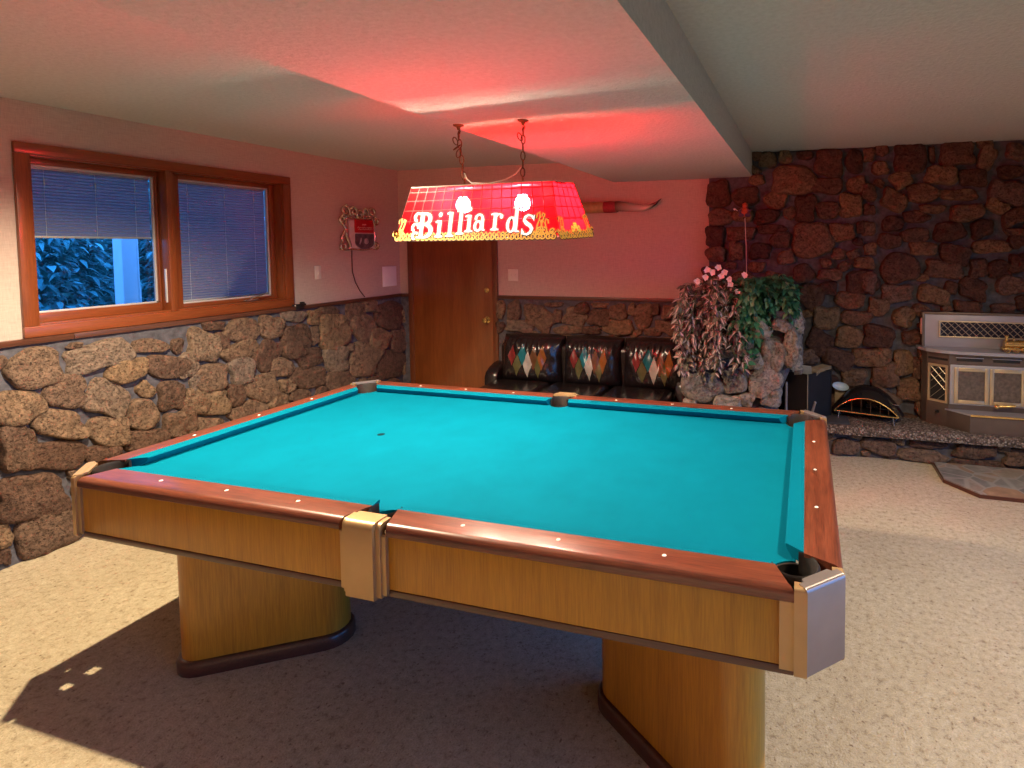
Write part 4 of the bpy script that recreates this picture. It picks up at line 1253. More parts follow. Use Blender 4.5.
    wr_ = MB().tube([(-0.258, 0.200, z0 + 0.062), (-0.240, 0.185, z0 + 0.036), (-0.205, 0.172, z0 + 0.012), (-0.11, 0.163, z0 + 0.006), (-0.02, 0.160, z0 + 0.020), (0.030, 0.165, z0 + 0.046), (0.054, 0.172, z0 + 0.075)], 0.0032, 8)
    wr_.xform(inv)
    lab(wr_.build('lamp_cord', M['white_plastic'], T), 'pale electric cord looped between the chains')
make_lamp()
# ------------------------------------------------------------------ leather sofa against the back wall
M['sofa'] = plain('black_leather', (0.014, 0.010, 0.011), 0.24, 0, 0.3, 10, 0.25, 45, spec=0.6)
PATCH = {n: plain('patch_' + n, tuple(0.68 * q for q in c), 0.3, 0, 0.15, 20, 0.2, 45) for n, c in
         dict(red=(0.26, 0.035, 0.035), olive=(0.13, 0.13, 0.05), teal=(0.01, 0.20, 0.26), white=(0.55, 0.52, 0.48), brown=(0.16, 0.065, 0.025), orange=(0.33, 0.11, 0.02)).items()}
def make_sofa():
    x0, x1 = -1.515, 0.42
    T = thing('leather_sofa', 'glossy black leather sofa with coloured diamond patchwork on its back cushions', 'sofa', ((x0 + x1) / 2, 2.20, 0))
    hw = (x1 - x0) / 2
    MB().box((-hw + 0.12, -0.42, 0.10), (hw - 0.12, 0.44, 0.30), 0.02).build('base', M['sofa'], T)
    MB().box((-hw + 0.10, 0.30, 0.10), (hw - 0.10, 0.46, 0.76), 0.05, Matrix.Identity(4), 3).build('back_frame', M['sofa'], T)
    for s in (1, -1):
        # short side wings beside the back
        xa, xb = sorted((s * hw, s * (hw - 0.125)))
        w_ = MB()
        prof = [(0.455, 0.0), (0.455, 0.535), (0.40, 0.560), (0.34, 0.555), (0.27, 0.53), (0.21, 0.49), (0.185, 0.44), (0.18, 0.0)]
        rings = []
        for x, g in ((xa, 0.03), (xa + 0.02, 0.0), (xb - 0.02, 0.0), (xb, 0.03)):
            cy_ = 0.32
            rings.append([Vector((x, cy_ + (y - cy_) * (1 - g * 2), 0.08 + z * 0.86 - (g if z > 0.1 else 0) * 0.5)) for y, z in prof])
        w_.loft(rings)
        w_.build('arm', M['sofa'], T, smooth=50)
    for sx in (1, -1):
        for sy in (-0.38, 0.38):
            MB().cyl((sx * (hw - 0.12), sy, 0.0), (sx * (hw - 0.12), sy, 0.10), 0.022, 0.03, 12).build('foot', M['walnut'], T)
    # seat cushions
    for k in range(3):
        w_ = (2 * hw - 0.26) / 3
        a = -hw + 0.13 + w_ * k
        MB().box((a + 0.006, -0.45, 0.30), (a + w_ - 0.006, 0.20, 0.45), 0.055, None, 4).build('seat_cushion', M['sofa'], T, smooth=60)
    # back cushions with wrinkles, patches follow the same surface
    edges = [-1.385, -0.765, -0.200, 0.395]
    cxm = (x0 + x1) / 2
    for k in range(3):
        a, b = edges[k] - cxm, edges[k + 1] - cxm
        cw, cm = (b - a) / 2 - 0.004, (a + b) / 2
        z0, z1 = 0.40, 0.845
        seed = Vector((k * 7.3, 2.1, 0.4))
        def surf(u, v, k=k, cw=cw, cm=cm, seed=seed):
            """u, v in -1..1 over the cushion front."""
            e = max(0.0, (1 - abs(u) ** 3.4)) ** 0.5 * max(0.0, (1 - abs(v) ** 3.6)) ** 0.5
            wr = noise.noise(Vector((u * 4.2 * (1 + 0.3 * v), v * 1.6, 0)) + seed) * 0.018 + noise.noise(Vector((u * 13, v * 3.4, 2)) + seed) * 0.009
            top = 0.018 * math.cos(u * 34) * math.exp(-((v - 0.74) / 0.16) ** 2) * 0.55
            x = cm + cw * u * (1 - 0.03 * (1 - abs(v)))
            z = (z0 + z1) / 2 + (z1 - z0) / 2 * v - 0.015 * abs(u) ** 3 * (v > 0)
            y = 0.315 - 0.17 * e - (wr + top) * e + 0.05 * (v + 1) / 2
            return Vector((x, y, z))
        nu, nv = 56, 30
        mb = MB()
        vs = [surf(-1 + 2 * i / nu, -1 + 2 * j / nv) for i in range(nu + 1) for j in range(nv + 1)]
        fs = [[i * (nv + 1) + j, (i + 1) * (nv + 1) + j, (i + 1) * (nv + 1) + j + 1, i * (nv + 1) + j + 1] for i in range(nu) for j in range(nv)]
        o = mb.add(vs, fs)
        bk = [Vector((p.x, 0.36 + 0.03 * (p.z - z0), p.z)) for p in vs]
        mb.add(bk, [f[::-1] for f in fs])
        nb = len(vs)
        edge = [i * (nv + 1) for i in range(nu + 1)] + [nu * (nv + 1) + j for j in range(1, nv + 1)] + [i * (nv + 1) + nv for i in range(nu - 1, -1, -1)] + [j for j in range(nv - 1, 0, -1)]
        for q in range(len(edge)):
            e0, e1 = edge[q], edge[(q + 1) % len(edge)]
            mb.f.append([e0, e1, nb + e1, nb + e0])
            mb.fm.append(0)
        cu = mb.build('back_cushion', M['sofa'], T, smooth=70)
        # diamonds: (u, v, half width, half height, colour)
        for (du, dv, dw, dh, cn) in ((-0.50, 0.26, 0.15, 0.21, 'red'), (-0.31, -0.12, 0.15, 0.22, 'olive'), (-0.13, 0.30, 0.16, 0.22, 'teal'), (0.05, -0.06, 0.15, 0.27, 'white'),
                                     (0.24, 0.18, 0.14, 0.24, 'brown'), (0.38, -0.16, 0.12, 0.24, 'olive'), (0.50, 0.22, 0.13, 0.26, 'orange')):
            dm = MB()
            n = 8
            pv, ix = [], {}
            for i in range(n + 1):
                for j in range(n + 1):
                    p, q = i / n - 0.5, j / n - 0.5
                    uu, vv = du + dw * (p - q), dv - 0.07 + 2 * dh * (p + q)
                    ix[(i, j)] = len(pv)
                    pv.append(surf(uu, vv) + Vector((0, -0.0035 - (0.001 if cn in ('white', 'orange') else 0), 0)))
            dm.add(pv, [[ix[(i, j)], ix[(i + 1, j)], ix[(i + 1, j + 1)], ix[(i, j + 1)]] for i in range(n) for j in range(n)])
            lab(dm.build('patch', PATCH[cn], cu, smooth=60), cn + ' diamond leather patch')
    return T
make_sofa()

# ------------------------------------------------------------------ built-in stone planter
PX = (0.86, 2.40)
planter = thing('stone_planter', 'built-in planter of large grey field stones beside the sofa', 'planter', (PX[0], PX[1], 0))
def make_planter():
    def ring(z):
        t = max(0, min(1, (z - 0.45) / 0.35))
        xr = 1.14 + 0.13 * t
        return [(0.455, 2.10), (0.49, 2.066), (xr - 0.04, 2.066), (xr - 0.01, 2.10), (xr, 2.20), (xr, YB - 0.04), (0.455, YB - 0.04)]
    core = MB()
    core.loft([[Vector((x, y, z)) - Vector((*PX, 0)) for x, y in ring(z)] for z in (0.0, 0.3, 0.45, 0.6, 0.8, 1.0, 1.16)])
    core.build('mortar_core', M['mortar'], planter, smooth=30)
    rp = random.Random(21)
    off = Vector((*PX, 0))
    fr_ = fill_stones(STONES_PLANTER, 0.47, 1.10, 0.01, 1.15, rp, sizes=((0.15, 500), (0.11, 700), (0.08, 900), (0.05, 900)), gap=0.010)
    fr_ = fill_stones(fr_, 0.9, 1.27, 0.68, 1.16, rp, sizes=((0.13, 900), (0.09, 900), (0.06, 900)), gap=0.010)
    stone_mesh(fr_, Vector((0, 2.066, 0)) - off, (1, 0, 0), (0, 0, 1), (0, -1, 0), 0.085, 22, (0.0, 1.18), (0.42, 1.30), 'front_stones', planter, M['stone_grey'])
    sd = fill_stones([], 0.03, 0.58, 0.66, 1.16, rp, sizes=((0.15, 500), (0.10, 500), (0.06, 500)), gap=0.010)
    stone_mesh(sd, Vector((1.272, 2.075, 0)) - off, (0, 1, 0), (0, 0, 1), (1, 0, 0), 0.05, 23, (0.64, 1.18), (0.0, 0.60), 'side_stones', planter, M['stone_grey'])
    lf = fill_stones([], 0.02, 0.60, 0.01, 1.15, rp, sizes=((0.14, 300), (0.09, 400), (0.06, 400)), gap=0.008)
    stone_mesh(lf, Vector((0.46, YB - 0.03, 0)) - off, (0, -1, 0), (0, 0, 1), (-1, 0, 0), 0.05, 24, (0.0, 1.18), (0.0, 0.64), 'side_stones', planter, M['stone_grey'])
    MB().box((0.48 - PX[0], 2.12 - PX[1], 1.10), (1.25 - PX[0], 2.69 - PX[1], 1.185), 0.02).build('potting_soil', plain('potting_soil', (0.03, 0.022, 0.016), 0.95, 0, 0.4, 60, 0.6), planter)
make_planter()

# ------------------------------------------------------------------ plants in the planter
def leaf(mb, base, d, up, length, width, fold=0.25, droop=0.3, stripe=False, striped=None):
    """One folded leaf: two halves along a mid rib, five stations."""
    d = d.normalized()
    s = d.cross(up)
    if s.length < 1e-4:
        s = d.orthogonal()
    s.normalize()
    n = s.cross(d).normalized()
    prof = ((0.0, 0.06), (0.18, 0.70), (0.42, 1.0), (0.72, 0.62), (1.0, 0.03))
    vs = []
    for t, w_ in prof:
        c = base + d * (length * t) - n * (droop * length * t * t)
        e = s * (width * 0.5 * w_)
        vs += [c - e + n * (fold * width * 0.5 * w_), c, c + e + n * (fold * width * 0.5 * w_)]
    fs = []
    for i in range(4):
        a = 3 * i
        fs += [[a, a + 1, a + 4, a + 3], [a + 1, a + 2, a + 5, a + 4]]
    if striped:
        vs, fs = [], []
        for t, w_ in prof:
            c = base + d * (length * t) - n * (droop * length * t * t)
            for k in (-1, -0.34, 0, 0.34, 1):
                vs.append(c + s * (width * 0.5 * w_ * k) + n * (fold * width * 0.5 * w_ * abs(k)))
        for i in range(4):
            for k in range(4):
                a = 5 * i + k
                fs.append([a, a + 1, a + 6, a + 5])
        o = len(mb.v)
        mb.add(vs, fs)
        for i in range(5):
            mb.s[o + 5 * i + 2] = striped
            for k in (1, 3):
                mb.s[o + 5 * i + k] = striped * 0.25
    else:
        mb.add(vs, fs)

def vine(rnd, start, out, fall, n, jit=0.02):
    """Path that arches out over the rim and hangs down."""
    p = Vector(start)
    pts = [p.copy()]
    out = Vector(out)
    for i in range(n):
        t = i / max(1, n - 1)
        step = fall / n
        v = out * (step * (1.25 if t < 0.35 else 0.12)) + Vector((0, 0, -step * (0.15 if t < 0.2 else 1.0)))
        if t < 0.12:
            v += Vector((0, 0, step * 1.2))
        p = p + v + Vector((rnd.uniform(-jit, jit), rnd.uniform(-jit, jit) * 0.5, 0))
        pts.append(p.copy())
    return pts

def plant(name, label, vines, mat, leaf_len, leaf_w, seed, per, stripe=None, off=(0, 0, 1.19), cat='plant', tint=(0, 1)):
    rnd = random.Random(seed)
    T = thing(name, label, cat, off)
    O = Vector(off)
    fo, stm = MB(), MB()
    for (st, out, fall, n) in vines:
        pts = vine(rnd, Vector(st) - O, out, fall, n)
        stm.tube(pts, 0.0028, 5)
        od = Vector(out).normalized() if Vector(out).length > 0.01 else Vector((0, -1, 0))
        for i, p in enumerate(pts):
            for q in range(per):
                fo.tint = rnd.uniform(*tint)
                side = Vector((rnd.uniform(-1, 1), rnd.uniform(-1, 0.6), 0))
                d = od * rnd.uniform(0.1, 0.9) + side * 0.75 + Vector((0, 0, rnd.uniform(-1.3, 0.25)))
                L_ = leaf_len * rnd.uniform(0.65, 1.25)
                up = Vector((od.x * 0.6 + rnd.uniform(-.4, .4), od.y * 0.6, 0.8))
                leaf(fo, p + side * 0.012, d, up, L_, leaf_w * rnd.uniform(0.75, 1.2), 0.3, 0.25, striped=stripe if (stripe and rnd.random() < 0.6) else None)
    fo.build('foliage', mat, T, smooth=50, recalc=False, attrs=True)
    stm.build('stems', M['stem'], T)
    return T

rv = random.Random(99)
V1 = []
for k in range(40):
    x = rv.uniform(0.48, 0.80)
    y = rv.uniform(2.12, 2.40)
    lx = -0.12 if x < 0.54 else rv.uniform(-0.15, 0.25)
    V1.append(((x, y, 1.20 + rv.uniform(0, 0.12)), (lx, -0.9, 0), rv.uniform(0.45, 0.80) * (1.0 if y < 2.25 else 0.6), 16))
for k in range(8):
    V1.append(((rv.uniform(0.47, 0.56), rv.uniform(2.15, 2.4), 1.20), (-0.35, -0.5, 0), rv.uniform(0.35, 0.6), 12))
plant('striped_trailing_plant', 'trailing plant with pink-striped purplish leaves spilling over the left of the stone planter', V1, M['leaf_purple'], 0.066, 0.029, 31, 3, 0.85, (0.62, 2.25, 1.19))
V2 = []
for k in range(24):
    x = rv.uniform(0.78, 1.02)
    V2.append(((x, rv.uniform(2.10, 2.4), 1.20 + rv.uniform(0.0, 0.16)), (rv.uniform(-0.25, 0.2), -0.9, 0), rv.uniform(0.30, 0.72), 14))
plant('trailing_ivy', 'bright green trailing plant hanging over the middle of the stone planter', V2, M['leaf_green'], 0.064, 0.040, 33, 3, None, (0.88, 2.25, 1.19), tint=(0.3, 0.95))
V3 = []
for k in range(30):
    x = rv.uniform(0.98, 1.22)
    V3.append(((x, rv.uniform(2.15, 2.5), 1.22 + rv.uniform(0.0, 0.16)), (rv.uniform(0.1, 0.9), -0.7, 0), rv.uniform(0.16, 0.36) * (1.35 if k % 4 == 0 else 1.0), 11))
plant('leafy_pothos', 'bushy dark green plant spilling over the right of the stone planter', V3, M['leaf_green'], 0.062, 0.036, 35, 4, None, (1.08, 2.3, 1.19), tint=(0.0, 1.0))

def flower_plant(name, label, blooms, petal, seed, off, r):
    rnd = random.Random(seed)
    T = thing(name, label, 'flowers', off)
    O = Vector(off)
    fo = MB()
    st = MB()
    for b in blooms:
        p = Vector(b) - O
        base = Vector((p.x * 0.35, p.y * 0.35, 0.0))
        st.tube([base, base.lerp(p, 0.55) + Vector((0, 0, 0.03)), p], 0.002, 5)
        for q in range(3):
            fo.tint = rnd.random()
            t = rnd.uniform(0.25, 0.8)
            d = Vector((rnd.uniform(-1, 1), rnd.uniform(-1, 0.5), rnd.uniform(-0.4, 0.5)))
            leaf(fo, base.lerp(p, t), d, Vector((0, 0, 1)), 0.05, 0.025)
    st.build('stems', M['stem'], T)
    fo.build('foliage', M['leaf_green'], T, smooth=50, recalc=False, attrs=True)
    for b in blooms:
        p = Vector(b) - O
        fl = MB()
        for k in range(5):
            a = 2 * PI * k / 5 + rnd.uniform(0, 1)
            d = Vector((math.cos(a), -0.55, math.sin(a)))
            leaf(fl, p + Vector((0, -0.004, 0)), d, Vector((0, -1, 0.1)), r * rnd.uniform(0.9, 1.15), r * 0.95, 0.25, -0.2)
        fl.ball(p + Vector((0, -0.008, 0)), r * 0.28, 8, 6)
        fl.build('bloom', petal, T, smooth=60, recalc=False)
WB = [(x, 2.02, z) for x, z in ((0.714, 1.488), (0.668, 1.452), (0.736, 1.423), (0.796, 1.401), (0.804, 1.363), (0.856, 1.310), (0.615, 1.414), (0.553, 1.383), (0.908, 1.432), (0.630, 1.470), (0.759, 1.452))]
flower_plant('white_flowers', 'cluster of small white flowers on top of the stone planter', WB, M['petal_white'], 5, (0.70, 2.18, 1.19), 0.033)
flower_plant('red_flower', 'single red flower among the green leaves of the stone planter', [(0.925, 2.03, 1.285), (0.94, 2.03, 1.262)], M['petal_red'], 6, (0.93, 2.15, 1.19), 0.020)

# stake with a small ornament
T = thing('ornament_stake', 'orange and purple ornament on a thin pale stick above the planter', 'garden stake', (0.875, 2.56, 1.18))
MB().tube([(0, 0, 0), (-0.008, 0.01, 0.45), (-0.020, 0.02, 0.70)], 0.0035, 6).build('stick', plain('pale_stick', (0.55, 0.45, 0.38), 0.5), T)
om = MB()
om.ball((-0.022, 0.012, 0.755), 0.040, 12, 8, (1, 0.6, 1.05))
om.ball((-0.018, 0.008, 0.805), 0.024, 10, 7, (1, 0.7, 1))
om.build('body', plain('orange_glaze', (0.42, 0.07, 0.02), 0.4, 0, 0.3, 50), T)
wg = MB()
for s in (1, -1):
    for a, l in ((20, 0.062), (-25, 0.058), (65, 0.05)):
        d = Vector((s * math.cos(math.radians(a)), -0.15, math.sin(math.radians(a))))
        leaf(wg, Vector((-0.022, 0.0, 0.745)), d, Vector((0, -1, 0.1)), l, 0.04, 0.2, 0.1)
leaf(wg, Vector((-0.022, -0.005, 0.73)), Vector((-1, -0.1, -0.35)), Vector((0, -1, 0)), 0.05, 0.03)
leaf(wg, Vector((-0.022, -0.005, 0.73)), Vector((1, -0.1, -0.35)), Vector((0, -1, 0)), 0.05, 0.03)
lab(wg.build('wing', plain('purple_glaze', (0.05, 0.02, 0.06), 0.35, 0, 0.4, 50), T, recalc=False), 'dark purple wings')
tp = MB().ball((-0.105, 0.0, 0.775), 0.010, 8, 6)
tp.tube([(-0.10, 0.0, 0.775), (-0.06, 0.0, 0.752)], 0.003, 5)
lab(tp.build('tip', M['petal_white'], T), 'white tip')

# ------------------------------------------------------------------ hearth
HX0, HX1 = 1.13, XR - 0.02
hearth = thing('fireplace_hearth', 'raised hearth with a pebbled slab on a field-stone base', 'hearth', (2.6, 2.5, 0))
def make_hearth():
    o = Vector((2.6, 2.5, 0))
    sl = MB().box((HX0 - o.x, 2.300 - o.y, 0.192), (HX1 - o.x, YB - 0.03 - o.y, HZ), 0.012, None, 2)
    sl.build('slab', M['aggregate'], hearth)
    MB().box((HX0 + 0.05 - o.x, 2.40 - o.y, 0.0), (HX1 - o.x, YB - 0.03 - o.y, 0.192)).build('mortar_base', M['mortar'], hearth)
    rh = random.Random(77)
    hs = [(1.66, 0.075, 0.10, 0.0, 0.0, 0.06), (1.90, 0.10, 0.13, -0.01, 0.0, 0.055), (2.20, 0.055, 0.17, 0.0, 0.0, 0.045), (2.24, 0.145, 0.12, 0.0, 0.0, 0.03), (2.56, 0.12, 0.14, 0.01, 0.0, 0.05), (2.62, 0.03, 0.22, 0, 0, 0.028), (2.90, 0.10, 0.15, 0, 0, 0.06)]
    hs = fill_stones(hs, HX0 + 0.06, 3.9, 0.005, 0.188, rh, sizes=((0.10, 900), (0.06, 1500), (0.035, 1500)), gap=0.008)
    lab(stone_mesh(hs, Vector((0, 2.402, 0)) - o, (1, 0, 0), (0, 0, 1), (0, -1, 0), 0.04, 78, (0.0, 0.19), (HX0 + 0.05, HX1), 'base_stones', hearth, M['stone']), 'brown field stones under the slab')
make_hearth()

# flagstone pad on the carpet in front of the hearth
pad = thing('floor_pad', 'slate-tiled hearth pad with cut corners and a dark edge on the carpet', 'hearth pad', (2.95, 2.05, 0))
pp = [(2.268, 2.352), (2.268, 2.030), (2.440, 1.822), (3.45, 1.800), (3.62, 2.02), (3.62, 2.352)]
pp = [(x - 2.95, y - 2.05) for x, y in pp]
MB().prism(pp, 0.0, 0.024).build('pad_edge', M['walnut'], pad, smooth=0)
MB().prism([(x * 0.988, y * 0.975) for x, y in pp], 0.024, 0.030).build('slate_top', M['flagstone'], pad, smooth=0)

# ------------------------------------------------------------------ stove set into the chimney
M['pewter'] = plain('brown_pewter_enamel', (0.17, 0.13, 0.11), 0.36, 0.55, 0.12, 8)
M['grey_enamel'] = plain('grey_enamel', (0.42, 0.42, 0.47), 0.38, 0.25, 0.05, 8)
M['cream_brass'] = plain('pale_brass_frame', (0.70, 0.56, 0.36), 0.33, 0.7, 0.06, 12)
M['stove_glass'] = plain('sooty_glass', (0.13, 0.10, 0.085), 0.22, 0.1, 0.35, 40)
M['pale_wire'] = plain('pale_brass_wire', (0.62, 0.52, 0.36), 0.35, 0.6, 0.08)
M['grille_blue'] = plain('dark_grille', (0.016, 0.018, 0.035), 0.4, 0.4, 0.2)
def make_stove():
    ox, oy, oz = 2.90, 2.50, HZ
    T = thing('pellet_stove', 'grey and brass stove insert with two doors standing on the hearth', 'stove', (ox, oy, oz))
    def P(l): return [(x - ox, y - oy) for x, y in l]
    body = [(2.235, 2.70), (2.235, 2.615), (2.262, 2.560), (2.395, 2.462), (3.405, 2.462), (3.538, 2.560), (3.565, 2.615), (3.565, 2.70)]
    MB().prism(P(body), 0.0, 0.565).build('body', M['pewter'], T, smooth=20)
    shelf = [(2.205, 2.70), (2.205, 2.600), (2.245, 2.520), (2.330, 2.455), (2.46, 2.415), (2.70, 2.40), (3.10, 2.40), (3.34, 2.415), (3.47, 2.455), (3.555, 2.52), (3.595, 2.60), (3.595, 2.70)]
    lab(MB().prism(P(shelf), 0.565, 0.588).build('shelf', M['grey_enamel'], T, smooth=20), 'grey shelf')
    # hood with lattice grille
    hx0, hx1, hy = 2.243, 3.557, 2.600
    hb = MB()
    hb.box((hx0 - ox, hy - oy, 0.588), (hx1 - ox, 2.70 - oy, 0.850), 0.004)
    hb.build('hood', M['grey_enamel'], T)
    tr = MB()
    tr.box((hx0 - 0.014 - ox, hy - 0.012 - oy, 0.842), (hx1 + 0.014 - ox, 2.70 - oy, 0.860), 0.003)
    tr.box((hx0 - 0.014 - ox, hy - 0.012 - oy, 0.588), (hx0 + 0.006 - ox, 2.70 - oy, 0.845), 0.003)
    tr.box((hx1 - 0.006 - ox, hy - 0.012 - oy, 0.588), (hx1 + 0.014 - ox, 2.70 - oy, 0.845), 0.003)
    tr.build('hood_trim', M['pewter'], T)
    gx0, gx1, gz0, gz1 = 2.36, 3.44, 0.675, 0.785
    MB().box((gx0 - ox, hy - 0.006 - oy, gz0), (gx1 - ox, hy + 0.002 - oy, gz1)).build('hood_grille', M['grille_blue'], T, smooth=0)
    gf_ = MB()
    for a in ((gx0 - 0.012, gx1 + 0.012, gz0 - 0.010, gz0), (gx0 - 0.012, gx1 + 0.012, gz1, gz1 + 0.010), (gx0 - 0.012, gx0, gz0, gz1), (gx1, gx1 + 0.012, gz0, gz1)):
        gf_.box((a[0] - ox, hy - 0.014 - oy, a[2]), (a[1] - ox, hy - oy, a[3]), 0.002)
    def lattice(mb, p, u0, u1, z0, z1, pitch, r, fr):
        r0 = r
        n = int((u1 - u0 + (z1 - z0)) / pitch) + 1
        hgt = z1 - z0
        for k in range(-1, n + 1):
            for s in (1, -1):
                a = u0 + k * pitch - (hgt if s > 0 else 0)
                b = a + hgt if s > 0 else a - hgt + hgt * 0
                r = r0 if s < 0 else r0 * 0.45
                if s > 0:
                    ua, za, ub, zb = a, z0, a + hgt, z1
                else:
                    ua, za, ub, zb = a, z1, a + hgt, z0
                # clip to the opening
                t0, t1 = max(0, (u0 - ua) / hgt), min(1, (u1 - ua) / hgt)
                if t1 - t0 < 0.02:
                    continue
                mb.tube([fr(ua + hgt * t0, za + (zb - za) * t0), fr(ua + hgt * t1, za + (zb - za) * t1)], r, 5)
    lattice(gf_, 0, gx0, gx1, gz0, gz1, 0.050, 0.0032, lambda u, z: Vector((u - ox, hy - 0.009 - oy, z)))
    lab(gf_.build('grille_frame', M['pale_wire'], T), 'brass grille frame with diagonal wires')
    lt_ = MB().tube([(hx0 - 0.022 - ox, hy - 0.02 - oy, 0.690), (hx0 - 0.026 - ox, hy - 0.026 - oy, 0.745), (hx0 - 0.022 - ox, hy - 0.02 - oy, 0.815)], [0.007, 0.010, 0.006], 8)
    lab(lt_.build('side_latch', plain('copper_latch', (0.55, 0.22, 0.13), 0.4, 0.4), T), 'copper-coloured latch at the hood edge')
    # angled side doors with lattice windows
    for s in (1, -1):
        a = Vector(((2.262 if s > 0 else 3.538), 2.560, 0))
        b = Vector(((2.395 if s > 0 else 3.405), 2.462, 0))
        d = (b - a).normalized()
        n = Vector((d.y, -d.x, 0)) if s > 0 else Vector((-d.y, d.x, 0))
        Ln = (b - a).length
        def F(u, z, o=0.0):
            return a + d * u + n * o + Vector((-ox, -oy, z))
        def plate(mb, u0, u1, z0, z1, o0, o1):
            mb.loft([[F(u0, z0, o0), F(u1, z0, o0), F(u1, z0, o1), F(u0, z0, o1)], [F(u0, z1, o0), F(u1, z1, o0), F(u1, z1, o1), F(u0, z1, o1)]])
        m = MB()
        e = 0.016
        for q in ((0.012 + e, Ln - 0.006 - e, 0.18, 0.18 + e), (0.012 + e, Ln - 0.006 - e, 0.47 - e, 0.47), (0.012, 0.012 + e, 0.18, 0.47), (Ln - 0.006 - e, Ln - 0.006, 0.18, 0.47)):
            plate(m, q[0], q[1], q[2], q[3], 0, 0.010)
        dr = m.build('side_door', M['cream_brass'], T)
        m = MB()
        plate(m, 0.03, Ln - 0.024, 0.198, 0.452, 0.0, 0.003)
        m.build('side_glass', M['black'], dr)
        m = MB()
        lattice(m, 0, 0.03, Ln - 0.024, 0.198, 0.452, 0.062, 0.0030, lambda u, z: F(u, z, 0.006))
        m.build('side_lattice', M['pale_wire'], dr)
        kn = MB().lathe([(0, 0), (0.010, 0), (0.012, 0.010), (0.008, 0.018), (0, 0.018)], F(Ln * 0.52, 0.105), n, 12)
        lab(kn.build('knob', M['black'], T), 'black knob')
        m = MB()
        plate(m, 0.01, Ln - 0.01, 0.505, 0.522, 0.0, 0.002)
        m.build('air_slot', M['black'], T)
    # front: vents, doors
    fy = 2.462 - oy
    for k in range(4):
        x = 2.445 + 0.245 * k - ox
        v_ = MB().box((x, fy - 0.004, 0.508), (x + 0.175, fy + 0.004, 0.532), 0.002)
        vo = v_.build('air_vent', M['black'], T)
        MB().box((x - 0.006, fy - 0.010, 0.532), (x + 0.181, fy + 0.002, 0.538), 0.001).build('vent_lip', M['grey_enamel'], vo)
    MB().box((2.400 - ox, fy - 0.012, 0.180), (3.400 - ox, fy + 0.004, 0.480), 0.003).build('door_surround', M['grey_enamel'], T)
    for k in range(4):
        x0 = 2.428 + 0.238 * k - ox
        x1 = x0 + 0.230
        m = MB()
        e = 0.026
        for q in ((x0 + e, x1 - e, 0.192, 0.192 + e), (x0 + e, x1 - e, 0.462 - e, 0.462), (x0, x0 + e, 0.192, 0.462), (x1 - e, x1, 0.192, 0.462)):
            m.box((q[0], fy - 0.024, q[2]), (q[1], fy - 0.012, q[3]), 0.003)
        dr = m.build('stove_door', M['cream_brass'], T)
        MB().box((x0 + e, fy - 0.017, 0.192 + e), (x1 - e, fy - 0.012, 0.462 - e)).build('door_glass', M['stove_glass'], dr, smooth=0)
    # ash lip
    lip = [(2.385, 2.470), (2.515, 2.345), (3.285, 2.345), (3.415, 2.470)]
    MB().prism(P(lip), 0.0, 0.130).build('ash_lip', M['pewter'], T, smooth=0)
    lt = [(2.372, 2.470), (2.510, 2.333), (3.290, 2.333), (3.428, 2.470)]
    MB().prism(P(lt), 0.130, 0.140).build('ash_lip_top', M['grey_enamel'], T, smooth=0)
    MB().box((2.512 - ox, 2.327 - oy, 0.127), (3.288 - ox, 2.334 - oy, 0.142), 0.001).build('brass_edge', M['brass'], T)
    hn = MB().tube([(2.705 - ox, fy - 0.020, 0.195), (2.705 - ox, fy - 0.055, 0.197), (2.72 - ox, fy - 0.062, 0.197), (2.82 - ox, fy - 0.062, 0.205)], [0.007, 0.007, 0.008, 0.010], 10)
    hn.ball((2.705 - ox, fy - 0.05, 0.190), 0.017, 10, 8)
    hn.build('door_handle', M['brass'], T)
make_stove()

# brass ornament shaped like a little steam engine on the stove shelf
def make_engine():
    z0 = HZ + 0.588
    T = thing('brass_ornament', 'small shiny brass ornament standing on the stove shelf', 'ornament', (2.845, 2.47, z0))
    b = MB()
    b.box((-0.10, -0.028, 0.020), (0.14, 0.028, 0.034), 0.002)
    b.cyl((-0.085, 0, 0.062), (0.05, 0, 0.062), 0.028, seg=18)
    for x in (-0.07, -0.03, 0.01):
        b.tube([(x, 0.0295 * math.cos(a), 0.062 + 0.0295 * math.sin(a)) for a in [2 * PI * k / 18 for k in range(18)]], 0.002, 6, closed=True)
    b.lathe([(0, 0), (0.010, 0), (0.009, 0.02), (0.016, 0.034), (0.013, 0.038), (0, 0.038)], (-0.068, 0, 0.088), seg=14)
    b.lathe([(0, 0), (0.010, 0), (0.009, 0.014), (0, 0.020)], (-0.02, 0, 0.088), seg=12)
    b.build('boiler', M['brass'], T)
    c = MB()
    c.box((0.05, -0.032, 0.034), (0.125, 0.032, 0.100), 0.003)
    c.box((0.042, -0.038, 0.100), (0.134, 0.038, 0.108), 0.003)
    c.build('cab', M['brass'], T)
    for x in (-0.07, -0.015, 0.04, 0.105):
        for s in (1, -1):
            w_ = MB().tube([(x + 0.019 * math.cos(a), s * 0.031, 0.0215 + 0.019 * math.sin(a)) for a in [2 * PI * k / 16 for k in range(16)]], 0.0026, 6, closed=True)
            for k in range(4):
                a = PI * k / 4
                w_.tube([(x + 0.018 * math.cos(a), s * 0.031, 0.0215 + 0.018 * math.sin(a)), (x - 0.018 * math.cos(a), s * 0.031, 0.0215 - 0.018 * math.sin(a))], 0.0012, 5)
            w_.build('wheel', M['brass'], T)
make_engine()

